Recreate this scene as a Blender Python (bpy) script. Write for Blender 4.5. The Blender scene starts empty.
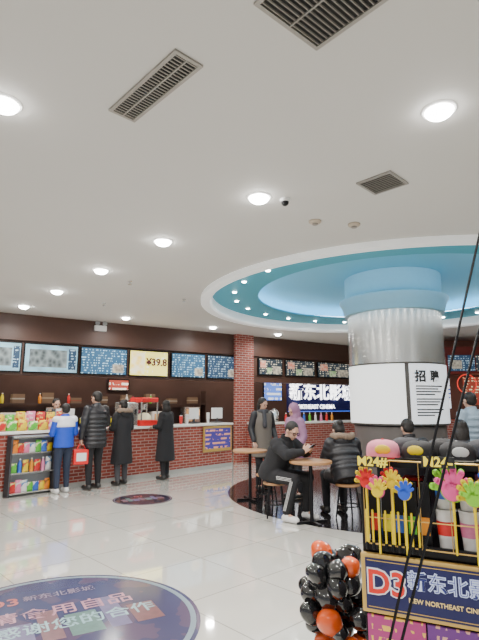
import bpy, bmesh, math, random
from mathutils import Vector, Matrix, noise as mnoise
random.seed(7)
C = bpy.context.scene.collection
R = math.radians
PI = math.pi
F = 480.0; PITCH = R(10); H = 1.5; ZC = 3.4
# ---------------------------------------------------------------- camera maths (used only to lay out measured positions)
def ray(px, py):
    u = (px-239.5)/F; v = (320-py)/F
    return Vector((u, math.cos(PITCH)-v*math.sin(PITCH), math.sin(PITCH)+v*math.cos(PITCH)))
def hz(px, py, z):
    d = ray(px, py); t = (z-H)/d.z
    return Vector((d.x*t, d.y*t, z))
def atY(px, py, Y):
    d = ray(px, py); t = Y/d.y
    return Vector((d.x*t, Y, H+d.z*t))
def onw(px, py, P, th, off=0):
    n = Vector((-math.sin(th), math.cos(th))); a = Vector((math.cos(th), math.sin(th)))
    d = ray(px, py); P2 = Vector(P)+n*off
    t = P2.dot(n)/(d.x*n.x+d.y*n.y)
    q = Vector((d.x*t, d.y*t))
    return (q-P2).dot(a), H+d.z*t
# ---------------------------------------------------------------- materials
_m = {}
def M(name, col, rough=.5, metal=0, emit=0, noise=.08, scale=18, coat=0, bump=0):
    if name in _m: return _m[name]
    m = bpy.data.materials.new(name); m.use_nodes = True
    nt = m.node_tree; b = nt.nodes['Principled BSDF']
    tc = nt.nodes.new('ShaderNodeTexCoord'); nz = nt.nodes.new('ShaderNodeTexNoise')
    nz.inputs['Scale'].default_value = scale; nz.inputs['Detail'].default_value = 3
    nt.links.new(tc.outputs['Object'], nz.inputs['Vector'])
    mx = nt.nodes.new('ShaderNodeMix'); mx.data_type = 'RGBA'
    c = list(col)
    mx.inputs[6].default_value = [max(0, x*(1-noise)) for x in c]+[1]
    mx.inputs[7].default_value = [min(1, x*(1+noise)) for x in c]+[1]
    nt.links.new(nz.outputs['Fac'], mx.inputs[0])
    nt.links.new(mx.outputs[2], b.inputs['Base Color'])
    b.inputs['Roughness'].default_value = rough; b.inputs['Metallic'].default_value = metal
    if coat: b.inputs['Coat Weight'].default_value = coat
    if emit:
        nt.links.new(mx.outputs[2], b.inputs['Emission Color']); b.inputs['Emission Strength'].default_value = emit
    if bump:
        bp = nt.nodes.new('ShaderNodeBump'); bp.inputs['Strength'].default_value = bump; bp.inputs['Distance'].default_value = .01
        nt.links.new(nz.outputs['Fac'], bp.inputs['Height']); nt.links.new(bp.outputs[0], b.inputs['Normal'])
    _m[name] = m; return m
def M_brick(name, c1, c2, mortar, sx=.22, sy=.065, rough=.7, plane='xz', ms=.008, offset=.5, bias=0, coat=0):
    if name in _m: return _m[name]
    m = bpy.data.materials.new(name); m.use_nodes = True
    nt = m.node_tree; b = nt.nodes['Principled BSDF']
    tc = nt.nodes.new('ShaderNodeTexCoord'); sp = nt.nodes.new('ShaderNodeSeparateXYZ'); cb = nt.nodes.new('ShaderNodeCombineXYZ')
    nt.links.new(tc.outputs['Object'], sp.inputs[0])
    if plane == 'xz':
        ad = nt.nodes.new('ShaderNodeMath'); ad.operation = 'ADD'
        nt.links.new(sp.outputs[0], ad.inputs[0]); nt.links.new(sp.outputs[1], ad.inputs[1])
        nt.links.new(ad.outputs[0], cb.inputs[0]); nt.links.new(sp.outputs[2], cb.inputs[1])
    else:
        nt.links.new(sp.outputs[0], cb.inputs[0]); nt.links.new(sp.outputs[1], cb.inputs[1])
    br = nt.nodes.new('ShaderNodeTexBrick'); nt.links.new(cb.outputs[0], br.inputs['Vector'])
    br.inputs['Color1'].default_value = (*c1, 1); br.inputs['Color2'].default_value = (*c2, 1); br.inputs['Mortar'].default_value = (*mortar, 1)
    br.inputs['Scale'].default_value = 1; br.inputs['Brick Width'].default_value = sx; br.inputs['Row Height'].default_value = sy
    br.inputs['Mortar Size'].default_value = ms; br.offset = offset; br.inputs['Bias'].default_value = bias
    nt.links.new(br.outputs['Color'], b.inputs['Base Color']); b.inputs['Roughness'].default_value = rough
    if coat: b.inputs['Coat Weight'].default_value = coat; b.inputs['Coat Roughness'].default_value = .03; b.inputs['Coat IOR'].default_value = 1.8
    _m[name] = m; return m
def M_screen(name, bg, fg, rows=14, cols=22, thr=.5, s=1.5, kind='text', rough=.3):
    if name in _m: return _m[name]
    m = bpy.data.materials.new(name); m.use_nodes = True
    nt = m.node_tree; b = nt.nodes['Principled BSDF']; L = nt.links.new
    tc = nt.nodes.new('ShaderNodeTexCoord'); mp = nt.nodes.new('ShaderNodeMapping'); L(tc.outputs['Object'], mp.inputs[0])
    if kind == 'text':
        mp.inputs['Scale'].default_value = (cols, 1, rows*.5)
        nz = nt.nodes.new('ShaderNodeTexNoise'); nz.inputs['Scale'].default_value = 1; L(mp.outputs[0], nz.inputs['Vector'])
        sp = nt.nodes.new('ShaderNodeSeparateXYZ'); L(tc.outputs['Object'], sp.inputs[0])
        mu = nt.nodes.new('ShaderNodeMath'); mu.operation = 'MULTIPLY'; mu.inputs[1].default_value = rows; L(sp.outputs[2], mu.inputs[0])
        fr = nt.nodes.new('ShaderNodeMath'); fr.operation = 'FRACT'; L(mu.outputs[0], fr.inputs[0])
        lt = nt.nodes.new('ShaderNodeMath'); lt.operation = 'LESS_THAN'; lt.inputs[1].default_value = .45; L(fr.outputs[0], lt.inputs[0])
        gt = nt.nodes.new('ShaderNodeMath'); gt.operation = 'GREATER_THAN'; gt.inputs[1].default_value = thr; L(nz.outputs['Fac'], gt.inputs[0])
        an = nt.nodes.new('ShaderNodeMath'); an.operation = 'MULTIPLY'; L(lt.outputs[0], an.inputs[0]); L(gt.outputs[0], an.inputs[1]); fac = an.outputs[0]
    elif kind == 'p':
        mp.inputs['Scale'].default_value = (cols, cols, rows)
        nz = nt.nodes.new('ShaderNodeTexNoise'); nz.inputs['Scale'].default_value = 1; L(mp.outputs[0], nz.inputs['Vector'])
        gt = nt.nodes.new('ShaderNodeMath'); gt.operation = 'GREATER_THAN'; gt.inputs[1].default_value = thr; L(nz.outputs['Fac'], gt.inputs[0]); fac = gt.outputs[0]
    else:
        mp.inputs['Scale'].default_value = (cols, 1, rows)
        nz = nt.nodes.new('ShaderNodeTexVoronoi'); nz.inputs['Scale'].default_value = 1; L(mp.outputs[0], nz.inputs['Vector'])
        fac = nz.outputs['Distance']
    mx = nt.nodes.new('ShaderNodeMix'); mx.data_type = 'RGBA'
    L(fac, mx.inputs[0])
    mx.inputs[6].default_value = (*bg, 1); mx.inputs[7].default_value = (*fg, 1)
    L(mx.outputs[2], b.inputs['Base Color']); L(mx.outputs[2], b.inputs['Emission Color']); b.inputs['Emission Strength'].default_value = s
    b.inputs['Roughness'].default_value = rough
    _m[name] = m; return m
# ---------------------------------------------------------------- mesh helpers
def bmn(): return bmesh.new()
def box(bm, x0, y0, z0, x1, y1, z1, mat=None, bev=0):
    r = bmesh.ops.create_cube(bm, size=1)
    vs = r['verts']
    bmesh.ops.scale(bm, vec=(x1-x0, y1-y0, z1-z0), verts=vs)
    bmesh.ops.translate(bm, vec=((x0+x1)/2, (y0+y1)/2, (z0+z1)/2), verts=vs)
    if bev:
        es = list({e for v in vs for e in v.link_edges})
        rr = bmesh.ops.bevel(bm, geom=es, offset=bev, segments=2, affect='EDGES', profile=.5)
        vs = list({v for f in rr['faces'] for v in f.verts} | {v for v in vs if v.is_valid})
    if mat is not None: bmesh.ops.transform(bm, matrix=mat, verts=vs)
    return vs
def lathe(bm, prof, seg=24, c=(0, 0, 0), a0=0, a1=2*PI, mat=None, caps=True):
    full = abs(a1-a0-2*PI) < 1e-6; n = seg if full else seg+1
    closed = (Vector(prof[0])-Vector(prof[-1])).length < 1e-5
    rows = []; new = []
    for r, z in (prof[:-1] if closed else prof):
        row = []
        for i in range(n):
            a = a0+(a1-a0)*i/seg
            row.append(bm.verts.new((c[0]+r*math.cos(a), c[1]+r*math.sin(a), c[2]+z)))
        rows.append(row); new += row
    if closed: rows.append(rows[0])
    for j in range(len(rows)-1):
        for i in range(seg):
            k = (i+1) % n
            try: bm.faces.new((rows[j][i], rows[j][k], rows[j+1][k], rows[j+1][i]))
            except ValueError: pass
    if full and caps and not closed:
        if prof[0][0] > 1e-5: bm.faces.new(rows[0][::-1])
        if prof[-1][0] > 1e-5: bm.faces.new(rows[-1])
    if closed and not full:
        bm.faces.new([r[0] for r in rows[:-1]]); bm.faces.new([r[-1] for r in rows[:-1]][::-1])
    if mat is not None: bmesh.ops.transform(bm, matrix=mat, verts=new)
    return new
def ell(bm, c, r, mat=None, u=16, v=10):
    q = bmesh.ops.create_uvsphere(bm, u_segments=u, v_segments=v, radius=1)
    vs = q['verts']
    bmesh.ops.scale(bm, vec=r, verts=vs)
    bmesh.ops.translate(bm, vec=c, verts=vs)
    if mat is not None: bmesh.ops.transform(bm, matrix=mat, verts=vs)
    return vs
def cone(bm, p0, r0, p1, r1, seg=12):
    p0 = Vector(p0); p1 = Vector(p1); d = p1-p0; L = d.length
    if L < 1e-6: return
    q = bmesh.ops.create_cone(bm, cap_ends=True, segments=seg, radius1=r0, radius2=r1, depth=L)
    m = Matrix.Translation((p0+p1)/2) @ d.to_track_quat('Z', 'Y').to_matrix().to_4x4()
    bmesh.ops.transform(bm, matrix=m, verts=q['verts'])
def cap(bm, p0, r0, p1, r1, seg=12):
    cone(bm, p0, r0, p1, r1, seg)
    ell(bm, p0, (r0, r0, r0), u=seg, v=8); ell(bm, p1, (r1, r1, r1), u=seg, v=8)
def tube(bm, pts, r, seg=8):
    pts = [Vector(p) for p in pts]; rings = []
    for i, p in enumerate(pts):
        d = (pts[min(i+1, len(pts)-1)]-pts[max(i-1, 0)]).normalized()
        q = d.to_track_quat('Z', 'Y')
        rings.append([bm.verts.new(p+q @ Vector((r*math.cos(2*PI*k/seg), r*math.sin(2*PI*k/seg), 0))) for k in range(seg)])
    for a, b in zip(rings, rings[1:]):
        for k in range(seg): bm.faces.new((a[k], a[(k+1) % seg], b[(k+1) % seg], b[k]))
    bm.faces.new(rings[0][::-1]); bm.faces.new(rings[-1])
def loft(bm, rings, seg=24):
    cs = [Vector(r[0]) for r in rings]; rows = []
    for i, (c, rx, ry) in enumerate(rings):
        d = (cs[min(i+1, len(cs)-1)]-cs[max(i-1, 0)]).normalized()
        X = Vector((1, 0, 0)); Y = d.cross(X)
        if Y.length < .01: Y = Vector((0, 1, 0))
        Y.normalize()
        rows.append([bm.verts.new(Vector(c)+X*rx*math.cos(2*PI*k/seg)+Y*ry*math.sin(2*PI*k/seg)) for k in range(seg)])
    for a, b in zip(rows, rows[1:]):
        for k in range(seg): bm.faces.new((a[k], a[(k+1) % seg], b[(k+1) % seg], b[k]))
    bm.faces.new(rows[0][::-1]); bm.faces.new(rows[-1])
def obj(name, bm, mat, parent=None, smooth=False, loc=(0, 0, 0), rz=0):
    bmesh.ops.recalc_face_normals(bm, faces=bm.faces)
    me = bpy.data.meshes.new(name); bm.to_mesh(me); bm.free()
    me.materials.append(mat)
    if smooth:
        for p in me.polygons: p.use_smooth = True
        try: me.set_sharp_from_angle(angle=R(40))
        except Exception: pass
    o = bpy.data.objects.new(name, me); C.objects.link(o)
    if parent: o.parent = parent
    o.location = loc; o.rotation_euler = (0, 0, rz)
    return o
def solid(name, bm, mat, parent, vox=.012, it=4):
    bmesh.ops.recalc_face_normals(bm, faces=bm.faces)
    me = bpy.data.meshes.new('t'); bm.to_mesh(me); bm.free()
    t = bpy.data.objects.new('t', me); C.objects.link(t)
    r = t.modifiers.new('r', 'REMESH'); r.mode = 'VOXEL'; r.voxel_size = vox
    s = t.modifiers.new('s', 'SMOOTH'); s.iterations = it; s.factor = .5
    dg = bpy.context.evaluated_depsgraph_get(); dg.update()
    m2 = bpy.data.meshes.new_from_object(t.evaluated_get(dg))
    bpy.data.objects.remove(t); bpy.data.meshes.remove(me)
    m2.name = name; m2.materials.clear(); m2.materials.append(mat)
    for p in m2.polygons: p.use_smooth = True
    o = bpy.data.objects.new(name, m2); C.objects.link(o); o.parent = parent
    return o
def text(name, body, size, mat, parent, loc, rot=(PI/2, 0, 0), ext=.002, off=0, ax='CENTER', sx=1):
    cu = bpy.data.curves.new('t', 'FONT'); cu.body = body; cu.size = size; cu.extrude = ext; cu.offset = off
    cu.align_x = ax; cu.align_y = 'CENTER'; cu.resolution_u = 3
    t = bpy.data.objects.new('t', cu); C.objects.link(t)
    dg = bpy.context.evaluated_depsgraph_get(); dg.update()
    me = bpy.data.meshes.new_from_object(t.evaluated_get(dg))
    bpy.data.objects.remove(t)
    me.materials.clear(); me.materials.append(mat)
    o = bpy.data.objects.new(name, me); C.objects.link(o); o.parent = parent
    o.location = loc; o.rotation_euler = rot; o.scale = (sx, 1, 1)
    return o
def tag(o, label, cat, group=None, kind=None):
    if label: o['label'] = label
    if cat: o['category'] = cat
    if group: o['group'] = group
    if kind: o['kind'] = kind
    return o
def thing(name, label, cat, loc=(0, 0, 0), rz=0, group=None):
    o = bpy.data.objects.new(name, None); C.objects.link(o); o.empty_display_size = .1
    o.location = loc; o.rotation_euler = (0, 0, rz)
    return tag(o, label, cat, group)
def struct(o): o['kind'] = 'structure'; return o
# palette
black_metal = M('black metal', (.015, .015, .017), .35, .6)
black_cloth = M('black cloth', (.012, .012, .015), .85, bump=.4, scale=60)
black_puff = M('black nylon', (.014, .014, .018), .45, bump=.2, scale=30)
charcoal = M('charcoal cloth', (.05, .05, .058), .8, bump=.3, scale=60)
white_plastic = M('white plastic', (.8, .8, .8), .35, noise=.02)
skin = M('skin', (.58, .34, .24), .5, noise=.05)
hair_m = M('black hair', (.012, .009, .008), .55, noise=.3, scale=80, bump=.5)
wood = M('warm wood', (.42, .22, .10), .4, noise=.2, scale=9)
steel = M('brushed steel', (.74, .74, .71), .24, .85, noise=.06, scale=6)
red_p = M('red plastic', (.75, .02, .02), .4)
yellow_p = M('yellow plastic', (.95, .70, .01), .4)
lit = M('downlight glow', (1, .98, .94), .5, emit=50, noise=.0)
lit_rim = M('self-lit trim ring', (.95, .94, .92), .5, emit=1.0, noise=.0)  # faint glow put into the trim rings so they do not look dark
white_neon = M('white neon', (1, 1, 1), .4, emit=4, noise=0)
gold = M('gold', (.75, .5, .15), .35, .6)
# ---------------------------------------------------------------- setting
WP = (-4.99, 9.82); WT = R(33.8)      # menu soffit line
CP = (-3.95, 8.30); CT = R(48.0)      # counter line
DC = Vector((2.85, 8.75))             # round ceiling recess and pillar centre
RO = 3.50
bm = bmn(); box(bm, -12, -4, -.1, 14, 26, 0)
struct(obj('floor', bm, M_brick('floor tiles', (.73, .71, .65), (.68, .665, .61), (.42, .41, .37), .8, .8, .06, 'xy', .006, 0, coat=1), None, rz=0))
fl = bpy.data.objects['floor']
nt = fl.data.materials[0].node_tree
mp = nt.nodes.new('ShaderNodeMapping'); mp.inputs['Rotation'].default_value = (0, 0, R(-43))
tcn = [n for n in nt.nodes if n.type == 'TEX_COORD'][0]; spn = [n for n in nt.nodes if n.type == 'SEPXYZ'][0]
nt.links.new(tcn.outputs['Object'], mp.inputs[0]); nt.links.new(mp.outputs[0], spn.inputs[0])
# ceiling with round hole
bm = bmn(); N = 96; inner = []; outer = []
X0, X1, Y0, Y1 = -12, 14, -4, 26
for i in range(N):
    a = 2*PI*i/N; c, s = math.cos(a), math.sin(a)
    inner.append((DC.x+RO*c, DC.y+RO*s))
    ts = []
    if c > 1e-9: ts.append((X1-DC.x)/c)
    if c < -1e-9: ts.append((X0-DC.x)/c)
    if s > 1e-9: ts.append((Y1-DC.y)/s)
    if s < -1e-9: ts.append((Y0-DC.y)/s)
    t = min(ts); outer.append((DC.x+t*c, DC.y+t*s))
vi = [bm.verts.new((*p, ZC)) for p in inner]; vo = [bm.verts.new((*p, ZC)) for p in outer]
for i in range(N):
    k = (i+1) % N; bm.faces.new((vi[i], vi[k], vo[k], vo[i]))
struct(obj('ceiling', bm, M('ceiling paint', (.64, .63, .61), .75, noise=.015, scale=1.5)))
# recess: white self-lit rim, teal step, sky blue dome brightened by an added hidden ring
teal = M('teal recess paint', (.08, .44, .60), .6, noise=.03)
blue = M('sky blue recess paint', (.20, .62, .84), .55, noise=.03, scale=1)
loc = (DC.x, DC.y, 0)
bm = bmn(); lathe(bm, [(RO+.06, ZC), (RO+.06, ZC-.07), (RO-.10, ZC-.07), (RO-.13, ZC-.04), (RO-.13, ZC+.12)], 96, caps=False)
struct(obj('trim_1', bm, M('white self-lit rim', (.93, .95, .95), .5, noise=.01, emit=.22), loc=loc, smooth=True))  # rim material glows a little by itself, so the band looks lit
bm = bmn(); lathe(bm, [(RO-.13, ZC+.12), (2.50, ZC+.12), (2.50, ZC+.15), (2.55, ZC+.15), (2.85, ZC+.13)], 96, caps=False)
struct(obj('trim_2', bm, teal, loc=loc, smooth=True))
bm = bmn(); lathe(bm, [(2.85, ZC+.13), (2.85, ZC+.26), (2.78, ZC+.33), (2.6, ZC+.37), (2.2, ZC+.40), (.80, ZC+.42)], 96, caps=False)
struct(obj('trim_3', bm, blue, loc=loc, smooth=True))
t = thing('added_cove_glow', 'added glowing ring hidden on the ledge to brighten the blue recess', 'ceiling light', (DC.x, DC.y, ZC+.175), 0)  # glowing ring added out of sight to brighten the dome
bm = bmn(); lathe(bm, [(2.70+.02*math.cos(a_), .02*math.sin(a_)) for a_ in [2*PI*k/8 for k in range(9)]], 96); obj('tube', bm, M('added hidden glow', (.72, .90, 1), .5, emit=13, noise=0), t, True)
# back walls
wn = Vector((-math.sin(WT), math.cos(WT)))
def wloc(s, off=0): return (WP[0]+math.cos(WT)*s+wn.x*off, WP[1]+math.sin(WT)*s+wn.y*off)
bm = bmn(); box(bm, -9, 2.0, 0, 24, 2.15, ZC)
struct(obj('wall_back', bm, M('dark maroon wall', (.05, .026, .022), .55, noise=.4, scale=2), loc=(*WP, 0), rz=WT))
bm = bmn(); box(bm, -7, 0, 2.84, 14, .3, ZC-.002); box(bm, -7, 0.06, 2.12, 14, .3, 2.84)
struct(obj('trim_4', bm, M('dark brown soffit', (.085, .040, .028), .45), loc=(*WP, 0), rz=WT))
bm = bmn(); box(bm, 11.5, -4, 0, 11.65, 24, ZC)
struct(obj('wall_right', bm, M('greige wall', (.5, .47, .43), .6)))
bm = bmn(); lathe(bm, [(3.05, .0015), (3.05, .003), (0, .003)], 96)
struct(obj('trim_5', bm, M('dark granite', (.016, .014, .015), .12, noise=.5, scale=60), loc=loc))
# ---------------------------------------------------------------- brick pillar
br_m = M_brick('red brick', (.34, .055, .035), (.22, .035, .025), (.42, .32, .28), .20, .062, .65, ms=.007)
s0, _ = onw(236, 400, WP, WT, -.12); s1, _ = onw(254, 400, WP, WT, -.12)
bm = bmn(); box(bm, s0, -.12, 0, s1, -.005, ZC-.003, bev=.005)
o = obj('brick_pillar', bm, br_m, loc=(*WP, 0), rz=WT); tag(o, 'square red brick pillar at the end of the menu boards', 'pillar')
# ---------------------------------------------------------------- round pillar
p = thing('round_pillar', 'huge round steel-clad pillar with lit panels under the blue ceiling recess', 'pillar', (DC.x, DC.y, 0))
bm = bmn(); lathe(bm, [(.80, .004), (.80, .3), (.78, .32), (.78, 1.14)], 64); obj('base', bm, M('grey pillar base', (.17, .15, .14), .3), p, True)
bm = bmn(); lathe(bm, [(.83, 1.16), (.83, 1.18), (.81, 1.18), (.81, 2.17), (.83, 2.17), (.83, 2.20)], 64); obj('core', bm, M('bronze trim', (.12, .11, .10), .35, .5), p, True)
bm = bmn(); lathe(bm, [(.83, 2.20), (.83, 3.10)], 64); st = obj('steel_cladding', bm, steel, p, True)
bm = bmn(); lathe(bm, [(.835, 3.10), (.88, 3.11), (.90, 3.20), (.93, 3.30), (.97, 3.36), (.97, 3.39), (.88, 3.43), (.86, 3.50), (.86, 3.815)], 64); obj('capital', bm, M('capital pale blue', (.38, .70, .84), .4, noise=.03), p, True)
panel_m = M('lit panel', (.93, .93, .90), .4, emit=1.0, noise=.03, scale=3)
panel_b = M('lit poster panel', (.85, .87, .90), .4, emit=.75, noise=.03, scale=3)
ink_b = M('ink black', (.02, .02, .02), .6)
for lab, a0, a1, mt in (('broad blank white lit panel', -198, -99, panel_m), ('lit white recruitment poster with black characters', -94, -22, panel_b), ('lit panel on the far side', -18, 62, panel_m), ('lit panel facing the back shop', 68, 156, panel_m)):
    bm = bmn(); lathe(bm, [(.80, 1.19), (.840, 1.19), (.840, 2.17), (.80, 2.17), (.80, 1.19)], 24, a0=R(a0), a1=R(a1))
    q = obj('light_panel', bm, mt, p, True); q['label'] = lab
    if 'recruit' in lab:
        for ch, zz, sz, da in (('招', 1.95, .20, -82), ('聘', 1.95, .20, -63)):
            a = R(da)
            text('lettering', ch, sz, ink_b, q, (.848*math.cos(a), .848*math.sin(a), zz), (PI/2, 0, a+PI/2), off=.007)
        for zz, b0, b1 in ((1.80, -88, -50), (1.755, -88, -58), (1.71, -88, -53), (1.665, -88, -64), (1.59, -88, -48), (1.545, -88, -56), (1.50, -88, -60), (1.42, -88, -50), (1.375, -88, -56), (1.33, -88, -66)):
            bm = bmn(); lathe(bm, [(.841, zz-.010), (.844, zz-.010), (.844, zz+.010), (.841, zz+.010), (.841, zz-.010)], 12, a0=R(b0), a1=R(b1)); obj('printed_line', bm, ink_b, q)
# ---------------------------------------------------------------- ceiling fittings
def downlight(P, r, label, e, grp='recessed downlights', down=True):
    t = thing('downlight', label, 'ceiling light', P, 0, grp)
    bm = bmn(); lathe(bm, [(r*1.0, -.001), (r*1.2, -.001), (r*1.15, -.010), (r, -.012), (r, -.001)], 32); obj('trim_ring', bm, lit_rim, t, True)
    bm = bmn(); lathe(bm, [(0, -.004), (r, -.004)]+[(r*math.cos(R(a)), -.006-r*.6*math.sin(R(a))) for a in (15, 30, 45, 60, 75)]+[(0, -.006-r*.6)], 32); obj('lens', bm, lit, t, True)  # lens bulged downward to imitate the round glare of the lamp
    l = bpy.data.lights.new('lamp', 'AREA'); l.shape = 'DISK'; l.size = r*2; l.energy = e*2.1; l.color = (1, .965, .91); l.spread = R(165)
    lo = bpy.data.objects.new('lamp', l); C.objects.link(lo); lo.parent = t; lo.location = (0, 0, -.02-r*.65)
    return t
for px, py, r, lab, e in [
    (4, 103, .090, 'large bright downlight left of the long air vent at the left picture edge', 24),
    (439, 110, .090, 'large bright downlight nearest the right side, above the small square vent', 24),
    (259, 197, .095, 'bright downlight beside the small dark dome camera', 26),
    (163, 241, .095, 'second downlight of the diagonal row, left of the dome camera one', 26),
    (101, 270, .095, 'third downlight of the diagonal row leading to the counter', 26),
    (57, 291, .095, 'fourth downlight of the diagonal row leading to the counter', 22),
    (24, 306, .095, 'last downlight of the diagonal row, close over the leftmost menu board', 18),
    (126, 317.5, .085, 'downlight close in front of the brown soffit right of the emergency light', 12),
    (213, 327, .085, 'downlight close in front of the brown soffit near the brick pillar', 12),
    (278, 334, .085, 'downlight near the soffit just right of the brick pillar', 14),
]:
    downlight(hz(px, py, ZC), r, lab, e)
for i, (x, y) in enumerate([(-3.2, -.5), (2.8, -.6), (0, .2), (-4.2, 2.6), (5.2, 2.0)]):
    downlight((x, y, ZC), .085, 'recessed downlight in the ceiling over the entrance side', 20, 'downlights over the entrance side')
words = ['first', 'second', 'third', 'fourth', 'fifth', 'sixth', 'seventh', 'eighth', 'ninth', 'tenth', 'eleventh', 'twelfth', 'thirteenth', 'fourteenth', 'fifteenth', 'sixteenth', 'seventeenth', 'eighteenth', 'nineteenth', 'twentieth', 'twenty-first', 'twenty-second', 'twenty-third', 'twenty-fourth']
for i in range(24):
    a = R(200-i*15)
    downlight((DC.x+2.95*math.cos(a), DC.y+2.95*math.sin(a), ZC+.12), .040, words[i]+' small downlight clockwise around the teal ring, counting from its left side', 4, 'small downlights around the teal ring')
grille_dark = M('vent shadow', (.01, .01, .01), .9)
vent_frame = M('vent frame metal', (.33, .31, .28), .4, .3)
def vent(c, L, W, ang, n, label, cross=1):
    t = thing('air_vent', label, 'air vent', (c[0], c[1], ZC), ang)
    bm = bmn(); box(bm, -L/2, -W/2, -.004, L/2, W/2, -.001); obj('backing', bm, grille_dark, t)
    bm = bmn(); f = .022
    for a in ((-L/2-f, -W/2-f, L/2+f, -W/2), (-L/2-f, W/2, L/2+f, W/2+f), (-L/2-f, -W/2, -L/2, W/2), (L/2, -W/2, L/2+f, W/2)):
        box(bm, a[0], a[1], -.014, a[2], a[3], -.001)
    obj('frame', bm, vent_frame, t)
    bm = bmn()
    for k in range(n):
        x = -L/2+(k+.5)*L/n
        box(bm, -.0028, -W/2, -.008, .0028, W/2, -.0, Matrix.Translation((x, 0, -.004)) @ Matrix.Rotation(R(15), 4, 'Y'))
    for k in range(cross):
        y = -W/2+(k+1)*W/(cross+1); box(bm, -L/2, y-.004, -.014, L/2, y+.004, -.005)
    obj('louvres', bm, vent_frame, t)
    return t
vent((-.53, 2.64), .70, .15, R(133), 26, 'long narrow rectangular air vent in the ceiling left of centre', 1)
cv = hz(317, 38, ZC); ax = Vector((math.cos(R(41)), math.sin(R(41)))); ay = Vector((-ax.y, ax.x))
vent((cv.x-ax.x*.22+(-ay.x)*.20+ax.x*.02, cv.y-ax.y*.2-ay.y*.20+.04), .40, .42, R(-49), 14, 'large square air vent cut by the top edge of the view', 1)
vent((1.24, 3.90), .28, .28, R(45), 9, 'small square air vent above the blue ceiling recess', 0)
# dome camera, detectors, sprinklers
q = hz(285, 199, ZC); t = thing('dome_camera', 'small dark dome camera on the ceiling beside a downlight', 'camera', q)
bm = bmn(); lathe(bm, [(.05, -.001), (.05, -.02), (.042, -.03), (0, -.03)], 24); obj('mount', bm, white_plastic, t, True)
bm = bmn(); lathe(bm, [(.036, -.03), (.033, -.05), (.02, -.064), (0, -.068)], 24); obj('lens_dome', bm, black_metal, t, True)
for px, py, lab in ((315, 221, 'beige round ceiling detector nearest the dome camera'), (354, 224, 'flat beige round ceiling speaker above the recess rim')):
    t = thing('ceiling_detector', lab, 'detector', hz(px, py, ZC))
    bm = bmn(); lathe(bm, [(.065, -.001), (.065, -.015), (.05, -.028), (0, -.03)], 24); obj('housing', bm, M('beige plastic', (.5, .42, .33), .5), t, True)
    bm = bmn(); lathe(bm, [(.03, -.029), (.03, -.042), (0, -.044)], 16); obj('sensor', bm, M('grey plastic', (.3, .27, .24), .5), t, True)
for px, py, lab in ((130, 281, 'sprinkler head beside the third diagonal downlight'), (184, 299, 'sprinkler head farther to the right, toward the soffit'), (104, 303, 'sprinkler head over the second menu board')):
    t = thing('sprinkler', lab, 'sprinkler', hz(px, py, ZC))
    bm = bmn(); lathe(bm, [(.035, -.001), (.035, -.008), (.012, -.012), (.012, -.045), (.03, -.05), (.03, -.054), (0, -.054)], 16); obj('head', bm, steel, t, True)
# ---------------------------------------------------------------- menu boards
scr = {
 'photo': M_screen('food photo screen', (.30, .56, .70), (.16, .26, .32), 5, 4, s=.85, kind='v'),
 'dark': M_screen('dark menu screen', (.02, .05, .10), (.34, .46, .54), 16, 20, .53, s=.95),
 'blue': M_screen('blue menu screen', (.03, .10, .19), (.36, .54, .64), 17, 20, .54, s=.95),
 'yellow': M_screen('yellow menu screen', (.93, .83, .20), (.95, .94, .70), 9, 9, .60, s=1.3),
 'black': M_screen('black menu screen', (.02, .03, .04), (.55, .50, .38), 15, 16, .54, s=1.2),
}
boards = [(-26, 22, 'photo', 'leftmost menu screen showing food photos, cut by the picture edge'),
          (23, 79, 'photo', 'menu screen second from the left, with a large dark food photo'),
          (80, 128, 'blue', 'blue menu screen between the food photo and the yellow screen'),
          (129, 169, 'yellow', 'bright yellow menu screen with a large price'),
          (171, 206, 'blue', 'blue menu screen just right of the yellow one'),
          (207, 238, 'dark', 'dark menu screen beside the brick pillar'),
          (258, 283, 'black', 'black menu screen just right of the brick pillar'),
          (285, 315, 'black', 'black menu screen over the white neon sign, left one'),
          (317, 350, 'black', 'black menu screen partly hidden by the round pillar')]
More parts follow.
